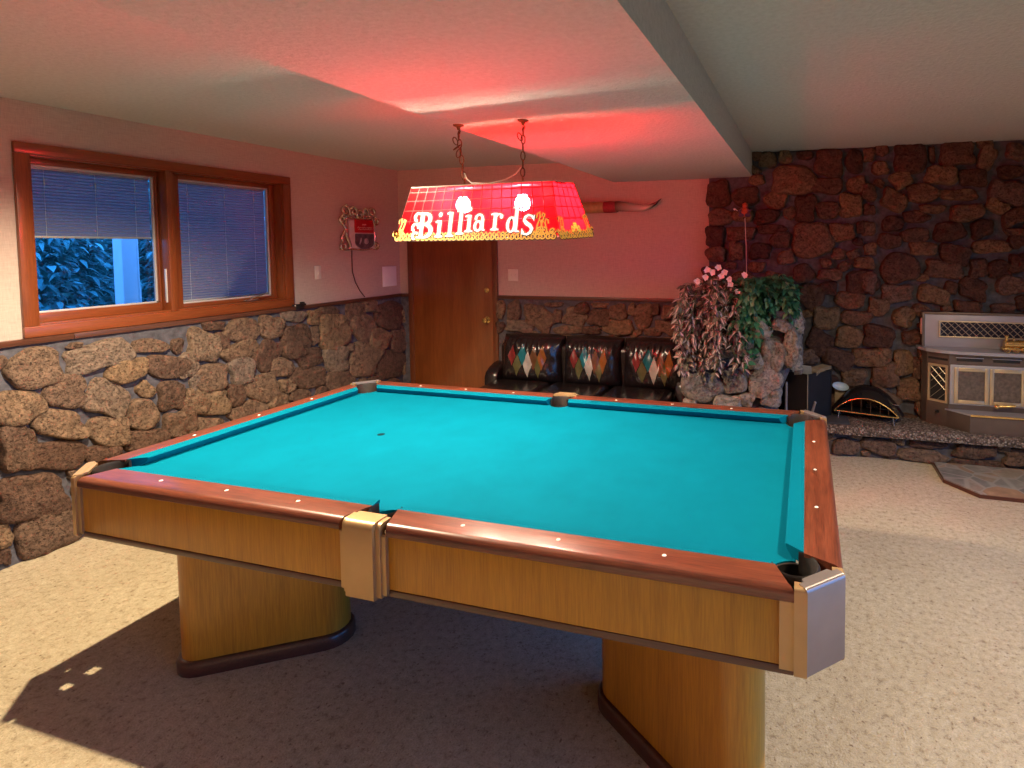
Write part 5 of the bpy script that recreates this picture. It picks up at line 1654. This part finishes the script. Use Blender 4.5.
# ------------------------------------------------------------------ things on the hearth
def make_crate():
    A, B, Cc = Vector((1.367, 2.325, 0)), Vector((1.556, 2.530, 0)), Vector((1.190, 2.430, 0))
    T = thing('black_crate', 'open black crate on the hearth between the planter and the domed grate', 'crate', (A.x, A.y, HZ))
    D = B + Cc - A
    h = 0.375
    pl = [A, B, D, Cc]
    cen = (A + D) / 2
    def wallbox(p, q, nm, mat):
        p, q = p - A, q - A
        d = (q - p).normalized()
        n = Vector((-d.y, d.x, 0)) * 0.012
        if n.dot((cen - A) - (p + q) / 2) < 0: n = -n
        MB().loft([[p, q, q + n, p + n], [v + Vector((0, 0, h)) for v in (p, q, q + n, p + n)]]).build(nm, mat, T, smooth=0)
    wallbox(A, B, 'crate_side', M['black'])
    wallbox(Cc, A, 'crate_side', plain('black_brown', (0.022, 0.013, 0.010), 0.45))
    wallbox(B, D, 'crate_side', M['black'])
    wallbox(D, Cc, 'crate_side', M['black'])
    MB().prism([(p.x - A.x, p.y - A.y) for p in (A + (cen - A) * 0.06, B + (cen - B) * 0.06, D + (cen - D) * 0.06, Cc + (cen - Cc) * 0.06)], 0.0, 0.02).build('crate_bottom', M['black'], T, smooth=0)
    MB().box((-0.004, -0.004, 0), (0.004, 0.004, h + 0.001), 0.001).build('corner_strip', plain('worn_edge', (0.22, 0.17, 0.13), 0.5), T)
    lab(bpy.data.objects[-1] if False else T.children[-1], 'worn pale corner edge')
    # papers lying inside
    pp_ = thing('paper_stack', 'pale papers sticking up out of the black crate on the hearth', 'papers', (1.30, 2.50, HZ + 0.02))
    m = MB()
    for k in range(5):
        mt = Matrix.Translation((-0.005 + 0.012 * k, 0.0 + 0.006 * k, 0)) @ Matrix.Rotation(math.radians(-36 + 4 * k), 4, 'Z') @ Matrix.Rotation(math.radians(6 * (k - 2)), 4, 'X')
        m.box((-0.085, -0.002, 0.0), (0.085, 0.002, 0.365 + 0.012 * k), 0.0005, mt, 1)
    m.build('paper_sheets', plain('grey_paper', (0.50, 0.49, 0.49), 0.7, 0, 0.08, 30), pp_, smooth=0)
    nw = thing('folded_newspaper', 'tan folded paper lying across the top of the black crate', 'newspaper', (1.465, 2.50, HZ + h - 0.02))
    m = MB()
    for k in range(3):
        pth = [(-0.10, 0, 0.012 * k), (-0.05, 0, 0.022 + 0.010 * k), (0.02, 0, 0.030 + 0.009 * k), (0.085, 0, 0.034 + 0.009 * k)]
        mt = Matrix.Rotation(math.radians(50), 4, 'Z')
        rings = [[mt @ Vector((x, y, z + t)) for y, t in ((-0.045, 0), (0.045, 0), (0.045, 0.004), (-0.045, 0.004))] for x, _, z in pth]
        m.loft(rings)
    m.build('paper_fold', plain('tan_paper', (0.36, 0.27, 0.17), 0.7, 0, 0.2, 30), nw, smooth=30)
make_crate()

def make_grate():
    T = thing('domed_grate', 'black half-dome grate with a brass arch front standing on the hearth', 'fireplace grate', (1.825, 2.52, HZ), math.radians(-13))
    # dome: stations from the front arch to the back
    def arch(hw, h, y, n=22, base=0.065, skew=0.0):
        return [Vector((hw * (2 * k / n - 1), y, base + h * (1 - abs(2 * k / n - 1) ** 2.1))) for k in range(n + 1)]
    d = MB()
    st = [(0.236, 0.120, -0.080), (0.252, 0.158, -0.055), (0.268, 0.192, -0.015), (0.268, 0.206, 0.030), (0.245, 0.190, 0.075), (0.18, 0.125, 0.110), (0.05, 0.03, 0.125)]
    d.loft([arch(a, h, y) for a, h, y in st], closed=False, caps=False)
    inner = [arch(a - 0.006, h - 0.006, y + 0.001) for a, h, y in st[:6]]
    d.loft(inner, closed=False, caps=False)
    d.build('dome', M['black_gloss'], T, smooth=60, recalc=False)
    MB().box((-0.215, -0.060, 0.060), (0.215, 0.090, 0.066), 0.001).build('floor_plate', M['black'], T)
    a = arch(0.238, 0.119, -0.084)
    MB().tube(a, 0.0052, 8).build('front_arch', M['brass'], T)
    MB().tube([(-0.235, -0.084, 0.063), (0.235, -0.084, 0.063)], 0.0055, 8).build('front_rail', M['brass'], T)
    for x in (-0.105, -0.035, 0.035, 0.105, 0.165):
        MB().tube([(x, -0.083, 0.064), (x, -0.083, 0.065 + 0.117 * (1 - abs(x / 0.238) ** 2.1))], 0.0030, 6).build('front_bar', M['old_brass'], T)
    for x in (-0.205, 0.205):
        for y in (-0.084, 0.07):
            MB().tube([(x * 0.97, y, 0.062), (x, y - 0.012 if y < 0 else y, 0.006)], [0.006, 0.005], 8).ball((x, y - 0.012 if y < 0 else y, 0.007), 0.007, 8, 6).build('leg', M['steel'], T)
    hd = MB().tube([(0.15, 0.0, 0.145), (0.19, -0.03, 0.148), (0.235, -0.03, 0.146)], 0.004, 6)
    hd.build('side_bar', M['steel'], T)
make_grate()

T = thing('hearth_tile', 'flat dark slate tile lying at the front edge of the hearth', 'tile', (1.60, 2.43, HZ))
MB().box((-0.095, -0.105, 0.0), (0.080, 0.100, 0.012), 0.002).build('tile_slab', M['slate'], T)
# oval plate leaning between the crate and the dome
T = thing('oval_dish', 'small pale blue-white oval dish behind the black crate on the hearth', 'dish', (1.615, 2.64, HZ))
dm = MB()
rings = []
for r, z in ((0.0, 0.004), (0.6, 0.004), (0.9, 0.012), (1.0, 0.020), (0.97, 0.026), (0.85, 0.018), (0.55, 0.010), (0.0, 0.010)):
    rings.append([Vector((0.066 * max(r, 1e-3) * math.cos(a), 0.036 * max(r, 1e-3) * math.sin(a), z)) for a in [2 * PI * k / 28 for k in range(28)]])
dm.loft(rings)
dm.xform(Matrix.Translation((0.014, -0.02, 0.222)) @ Matrix.Rotation(math.radians(8), 4, 'Y') @ Matrix.Rotation(math.radians(62), 4, 'X'))
dm.build('plate', plain('pale_glaze', (0.42, 0.52, 0.60), 0.3, 0, 0.1, 40), T, smooth=60)
sd = MB().box((-0.03, -0.016, 0.0), (0.05, 0.012, 0.205), 0.006)
sd.build('stand_block', plain('tan_block', (0.30, 0.22, 0.14), 0.6), T)
# two thin metal rods in front of the crate
T = thing('steel_rod', 'short upright steel rod standing left of the black crate', 'rod', (1.205, 2.335, HZ))
MB().cyl((0, 0, 0), (0, 0, 0.30), 0.011, 0.011, 12).ball((0, 0, 0.30), 0.011, 10, 6).build('shaft', M['grey_metal'], T)
T = thing('steel_tongs', 'steel tongs leaning beside the black crate at the table corner', 'tongs', (1.345, 2.285, 0))
tg = MB()
tg.tube([(-0.05, 0.0, 0.01), (0.02, 0.010, 0.24), (0.075, 0.016, 0.425)], [0.006, 0.006, 0.008], 8)
tg.tube([(-0.02, -0.01, 0.01), (0.035, 0.004, 0.24), (0.078, 0.012, 0.42)], [0.006, 0.006, 0.006], 8)
tg.ball((0.078, 0.015, 0.43), 0.012, 10, 6)
tg.build('tong_arms', M['grey_metal'], T)

# ------------------------------------------------------------------ wall things
def make_horns():
    T = thing('mounted_horns', 'pair of steer horns with a leather-wrapped middle mounted on the back wall', 'mounted horns', (-0.80, YB, 2.005))
    yy = -0.075
    wr_ = MB()
    pr_ = [(-0.345, 0.050), (-0.2, 0.053), (0.0, 0.055), (0.2, 0.053), (0.385, 0.050)]
    wr_.tube([(x, yy, 0) for x, r in pr_], [r for x, r in pr_], 20)
    wr_.build('leather_wrap', plain('tan_leather_wrap', (0.36, 0.21, 0.08), 0.5, 0, 0.2, 30), T)
    for s in (1, -1):
        x0 = 0.385 if s > 0 else 0.345
        MB().tube([(s * x0, yy, 0), (s * (x0 + 0.055), yy, 0.0), (s * (x0 + 0.115), yy, 0.0)], [0.051, 0.053, 0.050], 20).build('red_band', plain('red_felt_band', (0.26, 0.015, 0.025), 0.7, 0, 0.15, 60), T)
        pth = [(x0 + 0.115, 0.002, 0.050), (x0 + 0.135, 0.006, 0.046), (x0 + 0.20, 0.0, 0.042), (x0 + 0.29, -0.012, 0.035), (x0 + 0.37, -0.016, 0.028), (x0 + 0.43, -0.006, 0.021), (x0 + 0.49, 0.022, 0.013), (x0 + 0.54, 0.062, 0.003)]
        m, nt, b = new_mat('polished_horn')
        setp(b, rough=0.22, coat=0.4)
        v = coords(nt, (1, 1, 1))
        sep = nt.nodes.new('ShaderNodeSeparateXYZ')
        nt.links.new(v, sep.inputs[0])
        ab = nt.nodes.new('ShaderNodeMath'); ab.operation = 'ABSOLUTE'
        nt.links.new(sep.outputs[0], ab.inputs[0])
        nt.links.new(ramp(nt, ab.outputs[0], [(0.5, (0.12, 0.06, 0.04)), (0.62, (0.36, 0.26, 0.21)), (0.78, (0.50, 0.40, 0.34)), (0.86, (0.05, 0.03, 0.025))]), b.inputs['Base Color'])
        hm = MB().tube([(s * x, yy - 0.004 * i, z) for i, (x, z, r) in enumerate(pth)], [r for x, z, r in pth], 16)
        hm.build('horn', m, T, smooth=60)
    br = MB().box((-0.12, yy + 0.02, -0.05), (0.12, 0.0, 0.05), 0.006)
    br.build('wall_bracket', M['walnut'], T)
make_horns()

def make_sign():
    T = thing('ornate_sign', 'ornate brass-scrolled wall sign with a red panel hanging near the corner', 'sign', (XL, 2.155, 1.63))
    def Q(y, z, x=0.02): return Vector((x, y - 2.155, z - 1.63))
    pl = MB().box(Q(2.045, 1.640, 0.006), Q(2.345, 1.905, 0.024), 0.004)
    lab(pl.build('back_plate', plain('pale_plate', (0.62, 0.56, 0.54), 0.4), T), 'pale back plate')
    rp_ = MB().box(Q(2.100, 1.790, 0.024), Q(2.335, 1.912, 0.036), 0.003)
    ro = lab(rp_.build('red_panel', plain('red_sign_panel', (0.42, 0.010, 0.018), 0.35), T), 'red panel with faded pale script')
    scr = MB()
    rn = random.Random(2)
    for (z, y0, y1, a) in ((1.866, 2.185, 2.235, 0.008), (1.838, 2.120, 2.310, 0.010), (1.822, 2.135, 2.315, 0.004)):
        n = 26
        pts = [Q(y0 + (y1 - y0) * k / n, z + a * math.sin(k * 1.9 + z * 50) * (0.6 + 0.4 * math.sin(k * 0.7)), 0.037) for k in range(n + 1)]
        scr.tube(pts, 0.0022, 5)
    scr.build('script', plain('pale_script', (0.62, 0.36, 0.34), 0.5), ro)
    dk = MB()
    pts = [Q(2.345 - 0.235 * 0, 1.785)] 
    poly = [(2.105, 1.780), (2.335, 1.780), (2.335, 1.70)] + [(2.22 + 0.115 * math.cos(math.radians(a)), 1.70 + 0.062 * math.sin(math.radians(a))) for a in range(-10, -180, -17)] + [(2.105, 1.70)]
    ring0 = [Q(y, z, 0.024) for y, z in poly]
    ring1 = [Q(y, z, 0.033) for y, z in poly]
    dk.loft([ring0, ring1])
    do = lab(dk.build('picture_panel', plain('dark_picture', (0.10, 0.085, 0.10), 0.35, 0, 0.5, 24), T, smooth=20), 'dark picture with a rounded lower edge')
    fg = MB()
    fg.tube([Q(2.150, 1.685, 0.035), Q(2.165, 1.715, 0.036), Q(2.172, 1.742, 0.035)], [0.006, 0.007, 0.005], 8)
    fg.ball(Q(2.235, 1.712, 0.030), 0.034, 12, 8, (0.25, 1, 0.9))
    fg.build('picture_relief', plain('pale_relief', (0.30, 0.28, 0.32), 0.4, 0, 0.4, 30), do)
    fr_ = MB()
    def spiral(cy_, cz_, r, a0, t, x=0.03, n=26, end=0.25):
        return [Q(cy_ + r * (1 - (1 - end) * k / n) * math.cos(math.radians(a0 + 360 * t * k / n)), cz_ + r * (1 - (1 - end) * k / n) * math.sin(math.radians(a0 + 360 * t * k / n)), x) for k in range(n + 1)]
    def swl(pts, r):
        n = len(pts)
        fr_.tube(pts, [r * (0.55 + 0.45 * math.sin(PI * k / (n - 1))) for k in range(n)], 8)
    for s, ym in ((1, 2.16), (-1, 2.16)):
        f = lambda y: ym - s * (y - ym) if s < 0 else y
        # upper loops
    for (cy_, cz_, r, a0, t) in ((1.995, 1.985, 0.055, -60, 1.2), (1.960, 1.905, 0.046, 40, -1.3), (2.095, 1.985, 0.052, 230, -1.3), (2.165, 1.955, 0.050, -40, 1.4), (2.240, 1.985, 0.052, 200, 1.3), (2.325, 1.985, 0.052, 240, -1.2), (2.370, 1.905, 0.042, 140, 1.3)):
        swl(spiral(cy_, cz_, r, a0, t), 0.013)
    swl([Q(1.965, 1.87), Q(2.005, 1.825), Q(1.985, 1.785), Q(1.950, 1.745), Q(1.965, 1.700)], 0.015)
    swl([Q(2.000, 1.800), Q(2.028, 1.735), Q(2.050, 1.665), Q(2.040, 1.640)], 0.016)
    swl([Q(1.985, 1.770, .036), Q(2.010, 1.720, .036), Q(2.040, 1.655, .036)], 0.010)
    swl([Q(2.360, 1.87), Q(2.345, 1.815), Q(2.365, 1.765), Q(2.345, 1.705), Q(2.365, 1.650)], 0.014)
    swl(spiral(1.965, 1.665, 0.040, 100, 1.1), 0.012)
    swl(spiral(2.365, 1.665, 0.036, 80, -1.1), 0.012)
    swl([Q(1.925, 1.640), Q(1.985, 1.634), Q(2.06, 1.640), Q(2.20, 1.632), Q(2.32, 1.640), Q(2.395, 1.634)], 0.011)
    swl([Q(2.03, 1.93), Q(2.10, 1.925), Q(2.19, 1.918), Q(2.29, 1.925), Q(2.36, 1.93)], 0.012)
    for (y, z) in ((1.955, 1.94), (2.00, 2.03), (2.36, 1.94), (2.06, 2.01), (2.385, 1.665), (1.945, 1.885)):
        fr_.ball(Q(y, z, 0.034), 0.016, 10, 7)
    lab(fr_.build('scroll_frame', plain('silvered_brass', (0.74, 0.64, 0.50), 0.22, 0.85, 0.25, 20), T, smooth=60), 'scrolled silvery brass frame')
    cd = MB().tube([Q(2.078, 1.640, 0.010), Q(2.078, 1.56, 0.008), Q(2.082, 1.43, 0.006), Q(2.115, 1.33, 0.006), Q(2.165, 1.25, 0.006), Q(2.225, 1.185, 0.006)], 0.0045, 8)
    lab(cd.build('power_cord', plain('brown_cord', (0.09, 0.045, 0.03), 0.5), T), 'thin brown power cord')
make_sign()

T = thing('wall_panel', 'plain white square access panel on the wall next to the corner', 'wall panel', (XL, 2.568, 1.363))
MB().box((0, -0.098, -0.100), (0.008, 0.098, 0.100), 0.003).build('panel_plate', M['white_paint'], T)
MB().box((0.008, -0.085, -0.087), (0.011, 0.085, 0.087), 0.001).build('panel_door', M['white_paint'], T)
def switch(name, label, loc, rz, gangs, cat):
    T = thing(name, label, cat, loc, rz)
    w_ = 0.032 + 0.022 * (gangs - 1)
    MB().box((0, -w_, -0.057), (0.006, w_, 0.057), 0.002).build('cover_plate', M['white_plastic'], T)
    for g in range(gangs):
        y = (g - (gangs - 1) / 2) * 0.044
        MB().box((0.006, y - 0.010, -0.024), (0.008, y + 0.010, 0.024), 0.001).build('switch_slot', M['white_plastic'], T)
        MB().box((0.007, y - 0.005, -0.008), (0.016, y + 0.005, 0.010), 0.002).build('toggle', M['white_plastic'], T)
switch('wall_switch', 'single ivory switch plate between the window and the ornate sign', (XL, 1.700, 1.441), 0, 1, 'light switch')
switch('wall_switch', 'double ivory switch plate on the back wall right of the door', (-1.383, YB, 1.378), -PI / 2, 2, 'light switch')

T = thing('black_clip', 'small black gadget lying on the wood cap at the window corner', 'gadget', (XL + 0.014, 1.485, ZCAP))
g_ = MB().box((-0.012, -0.070, 0.0), (0.018, 0.060, 0.016), 0.004)
g_.box((-0.010, 0.018, 0.010), (0.014, 0.050, 0.030), 0.004)
g_.box((0.012, -0.040, -0.030), (0.020, 0.040, 0.004), 0.003)
g_.build('case', M['black'], T)
MB().ball((0.020, -0.050, 0.006), 0.006, 8, 6).build('button', M['white_plastic'], T)
# ------------------------------------------------------------------ light levels
SKY = 4.5
EXPOSURE = 0.0
WARM = (1.0, 0.80, 0.54)
SPOT_LIGHTS = [
    ('downlight_left', (-1.20, -0.37, 2.41), (-1.20, -0.37, 0), 430, WARM, 150, 0.6, 0.018),
    ('downlight_right', (2.45, -0.32, 2.42), (2.45, -0.32, 0), 290, WARM, 156, 0.7, 0.04),
    ('fill_near', (0.6, -3.8, 2.22), (0.6, -3.85, 0), 520, WARM, 72, 0.5, 0.05),  # added fill lamp: its bounce off the floor brightens the table apron
]
# ------------------------------------------------------------------ outdoors beyond the left window
yard = MB().box((-16, -8, -0.4), (XL - 0.5, 14, -0.25)).build('ground_outside', plain('yard_soil', (0.15, 0.16, 0.13), 0.9, 0, 0.3, 3), smooth=0)
tag(yard, 'ground outside the window', kind='structure')
post = thing('porch_post', 'square white porch post outside the left window pane', 'post', (-4.02, 1.118, -0.25))
MB().box((-0.052, -0.052, 0), (0.052, 0.052, 3.6), 0.004).box((-0.07, -0.07, 0), (0.07, 0.07, 0.18), 0.006).build('shaft', plain('white_post_paint', (0.80, 0.82, 0.84), 0.5, 0, 0.03), post)
dp = MB().tube([(0.02, 0.075, 0.1), (0.02, 0.075, 1.55), (0.02, 0.068, 1.62), (0.02, 0.068, 3.5)], 0.016, 10)
lab(dp.build('drain_pipe', plain('white_pipe', (0.75, 0.78, 0.8), 0.4), post), 'white drain pipe')
def bush(label, c, r, h, n, seed):
    rnd = random.Random(seed)
    T = thing('evergreen_bush', label, 'bush', (c[0], c[1], -0.25), group='bushes outside the window')
    mb = MB()
    for k in range(n):
        a, b = rnd.uniform(0, 2 * PI), rnd.uniform(0.02, 1)
        rr = r * math.sqrt(rnd.uniform(0.15, 1)) * (1.05 - 0.55 * b ** 2)
        p = Vector((rr * math.cos(a), rr * math.sin(a), h * b))
        mb.tint = rnd.random() ** 1.5
        d = Vector((math.cos(a), math.sin(a), rnd.uniform(-0.5, 0.6))) + Vector((rnd.uniform(-.8, .8), rnd.uniform(-.8, .8), rnd.uniform(-.5, .5)))
        leaf(mb, p, d, Vector((0, 0, 1)), rnd.uniform(0.08, 0.17) * max(1.0, r / 1.7), rnd.uniform(0.03, 0.07) * max(1.0, r / 1.5), 0.3, 0.4)
    mb.build('foliage', M['leaf_out'], T, smooth=0, recalc=False, attrs=True)
    tk = MB()
    tk.tube([(0, 0, 0), (0.03, 0.02, h * 0.5), (0, 0, h * 0.85)], [0.07, 0.05, 0.02], 8)
    for k in range(6):
        a = k * 1.05
        tk.tube([(0, 0, h * (0.15 + 0.1 * k)), (0.5 * r * math.cos(a), 0.5 * r * math.sin(a), h * (0.25 + 0.1 * k)), (0.8 * r * math.cos(a), 0.8 * r * math.sin(a), h * (0.32 + 0.1 * k))], [0.03, 0.02, 0.008], 6)
    tk.build('branches', M['bark'], T)
bush('large leafy bush seen low in the left pane of the window', (-6.3, 1.5), 1.2, 2.3, 5500, 1)
bush('tall bush further back seen through the left pane of the window', (-8.0, 3.6), 1.5, 3.4, 7000, 2)
bush('bush seen beyond the white porch post', (-6.6, 3.5), 0.9, 2.6, 4000, 3)
bush('dark bush at the far left edge of the window view', (-7.6, 0.6), 1.3, 3.0, 5500, 4)
bush('tallest bush at the back of the window view', (-10.5, 3.4), 2.6, 5.0, 12000, 5)

bush('dense hillside bush filling the far background of the window view', (-15.5, 8.2), 4.2, 6.5, 16000, 6)
bush('hillside bush behind the left part of the window view', (-14.5, 3.6), 3.6, 6.0, 14000, 7)

# ------------------------------------------------------------------ sky
wd = bpy.data.worlds.new('World')
sc.world = wd
wd.use_nodes = True
wn = wd.node_tree
bg = wn.nodes['Background']
tc = wn.nodes.new('ShaderNodeTexCoord')
sp = wn.nodes.new('ShaderNodeSeparateXYZ')
wn.links.new(tc.outputs['Generated'], sp.inputs[0])
mm = wn.nodes.new('ShaderNodeMath')
mm.operation = 'MULTIPLY_ADD'
wn.links.new(sp.outputs[2], mm.inputs[0])
mm.inputs[1].default_value = 0.5
mm.inputs[2].default_value = 0.5
skc = ramp(wn, mm.outputs[0], [(0.48, (0.02, 0.04, 0.05)), (0.52, (0.07, 0.33, 0.90)), (0.7, (0.06, 0.28, 0.93)), (1.0, (0.045, 0.22, 0.85))])
# the sky is brighter on the side of the glass door
mr = wn.nodes.new('ShaderNodeMapRange')
mr.interpolation_type = 'SMOOTHSTEP'
mr.inputs['From Min'].default_value = -0.2
mr.inputs['From Max'].default_value = 0.6
mr.inputs['To Min'].default_value = 1.0
mr.inputs['To Max'].default_value = 1.35
wn.links.new(sp.outputs[0], mr.inputs['Value'])
ml_ = wn.nodes.new('ShaderNodeMath')
ml_.operation = 'MULTIPLY'
ml_.inputs[1].default_value = SKY
wn.links.new(mr.outputs[0], ml_.inputs[0])
wn.links.new(ml_.outputs[0], bg.inputs['Strength'])
wn.links.new(skc, bg.inputs['Color'])

# ------------------------------------------------------------------ lights
def spot(name, loc, target, power, col, angle, blend, radius):
    l = bpy.data.lights.new(name, 'SPOT')
    l.energy, l.color, l.spot_size, l.spot_blend, l.shadow_soft_size = power, col, math.radians(angle), blend, radius
    o = bpy.data.objects.new(name, l)
    COL.objects.link(o)
    o.location = loc
    o.rotation_euler = (Vector(target) - Vector(loc)).to_track_quat('-Z', 'Y').to_euler()
    return o
for nm, loc, tgt, pw, c, an, bl, rad in SPOT_LIGHTS:
    spot(nm, loc, tgt, pw, c, an, bl, rad)
# portals guide the sky light in through the two glazed openings
def portal(name, loc, rot, sx, sy):
    l = bpy.data.lights.new(name, 'AREA')
    l.shape = 'RECTANGLE'
    l.size, l.size_y = sx, sy
    l.cycles.is_portal = True
    o = bpy.data.objects.new(name, l)
    COL.objects.link(o)
    o.location, o.rotation_euler = loc, rot
portal('daylight_portal_door', (XR + 0.19, (GD[0] + GD[1]) / 2, 1.07), (0, PI / 2, 0), 2.10, GD[1] - GD[0])
portal('daylight_portal_window', (XL - 0.19, 0.613, 1.70), (0, -PI / 2, 0), 0.93, 1.526)

# ------------------------------------------------------------------ camera
cam = bpy.data.cameras.new('camera')
co = bpy.data.objects.new('camera', cam)
COL.objects.link(co)
cam.sensor_fit = 'HORIZONTAL'
cam.sensor_width = 36.0
cam.lens = 563.321 / 1024 * 36.0
cam.shift_x = -(646.282 - 512) / 1024
cam.shift_y = -(384 - 273.212) / 1024
R = Vector((0.96497881, 0.26226376, -0.00579826))
Dn = Vector((0.00703153, -0.04795448, -0.99882477))
Fw = Vector((-0.2622336, 0.96380397, -0.04811917))
co.matrix_world = Matrix(((R.x, -Dn.x, -Fw.x, 1.29824877), (R.y, -Dn.y, -Fw.y, -2.20670566), (R.z, -Dn.z, -Fw.z, 1.65107675), (0, 0, 0, 1)))
cam.clip_start = 0.05
sc.camera = co
vs = sc.view_settings
vs.view_transform = 'Standard'
vs.look = 'None'
vs.gamma = 1
vs.use_curve_mapping = False
vs.exposure = EXPOSURE
sc.cycles.use_denoising = True
sc.cycles.max_bounces = 10
sc.cycles.transparent_max_bounces = 12
sc.cycles.sample_clamp_indirect = 8.0
sc.cycles.caustics_reflective = False
sc.cycles.caustics_refractive = True
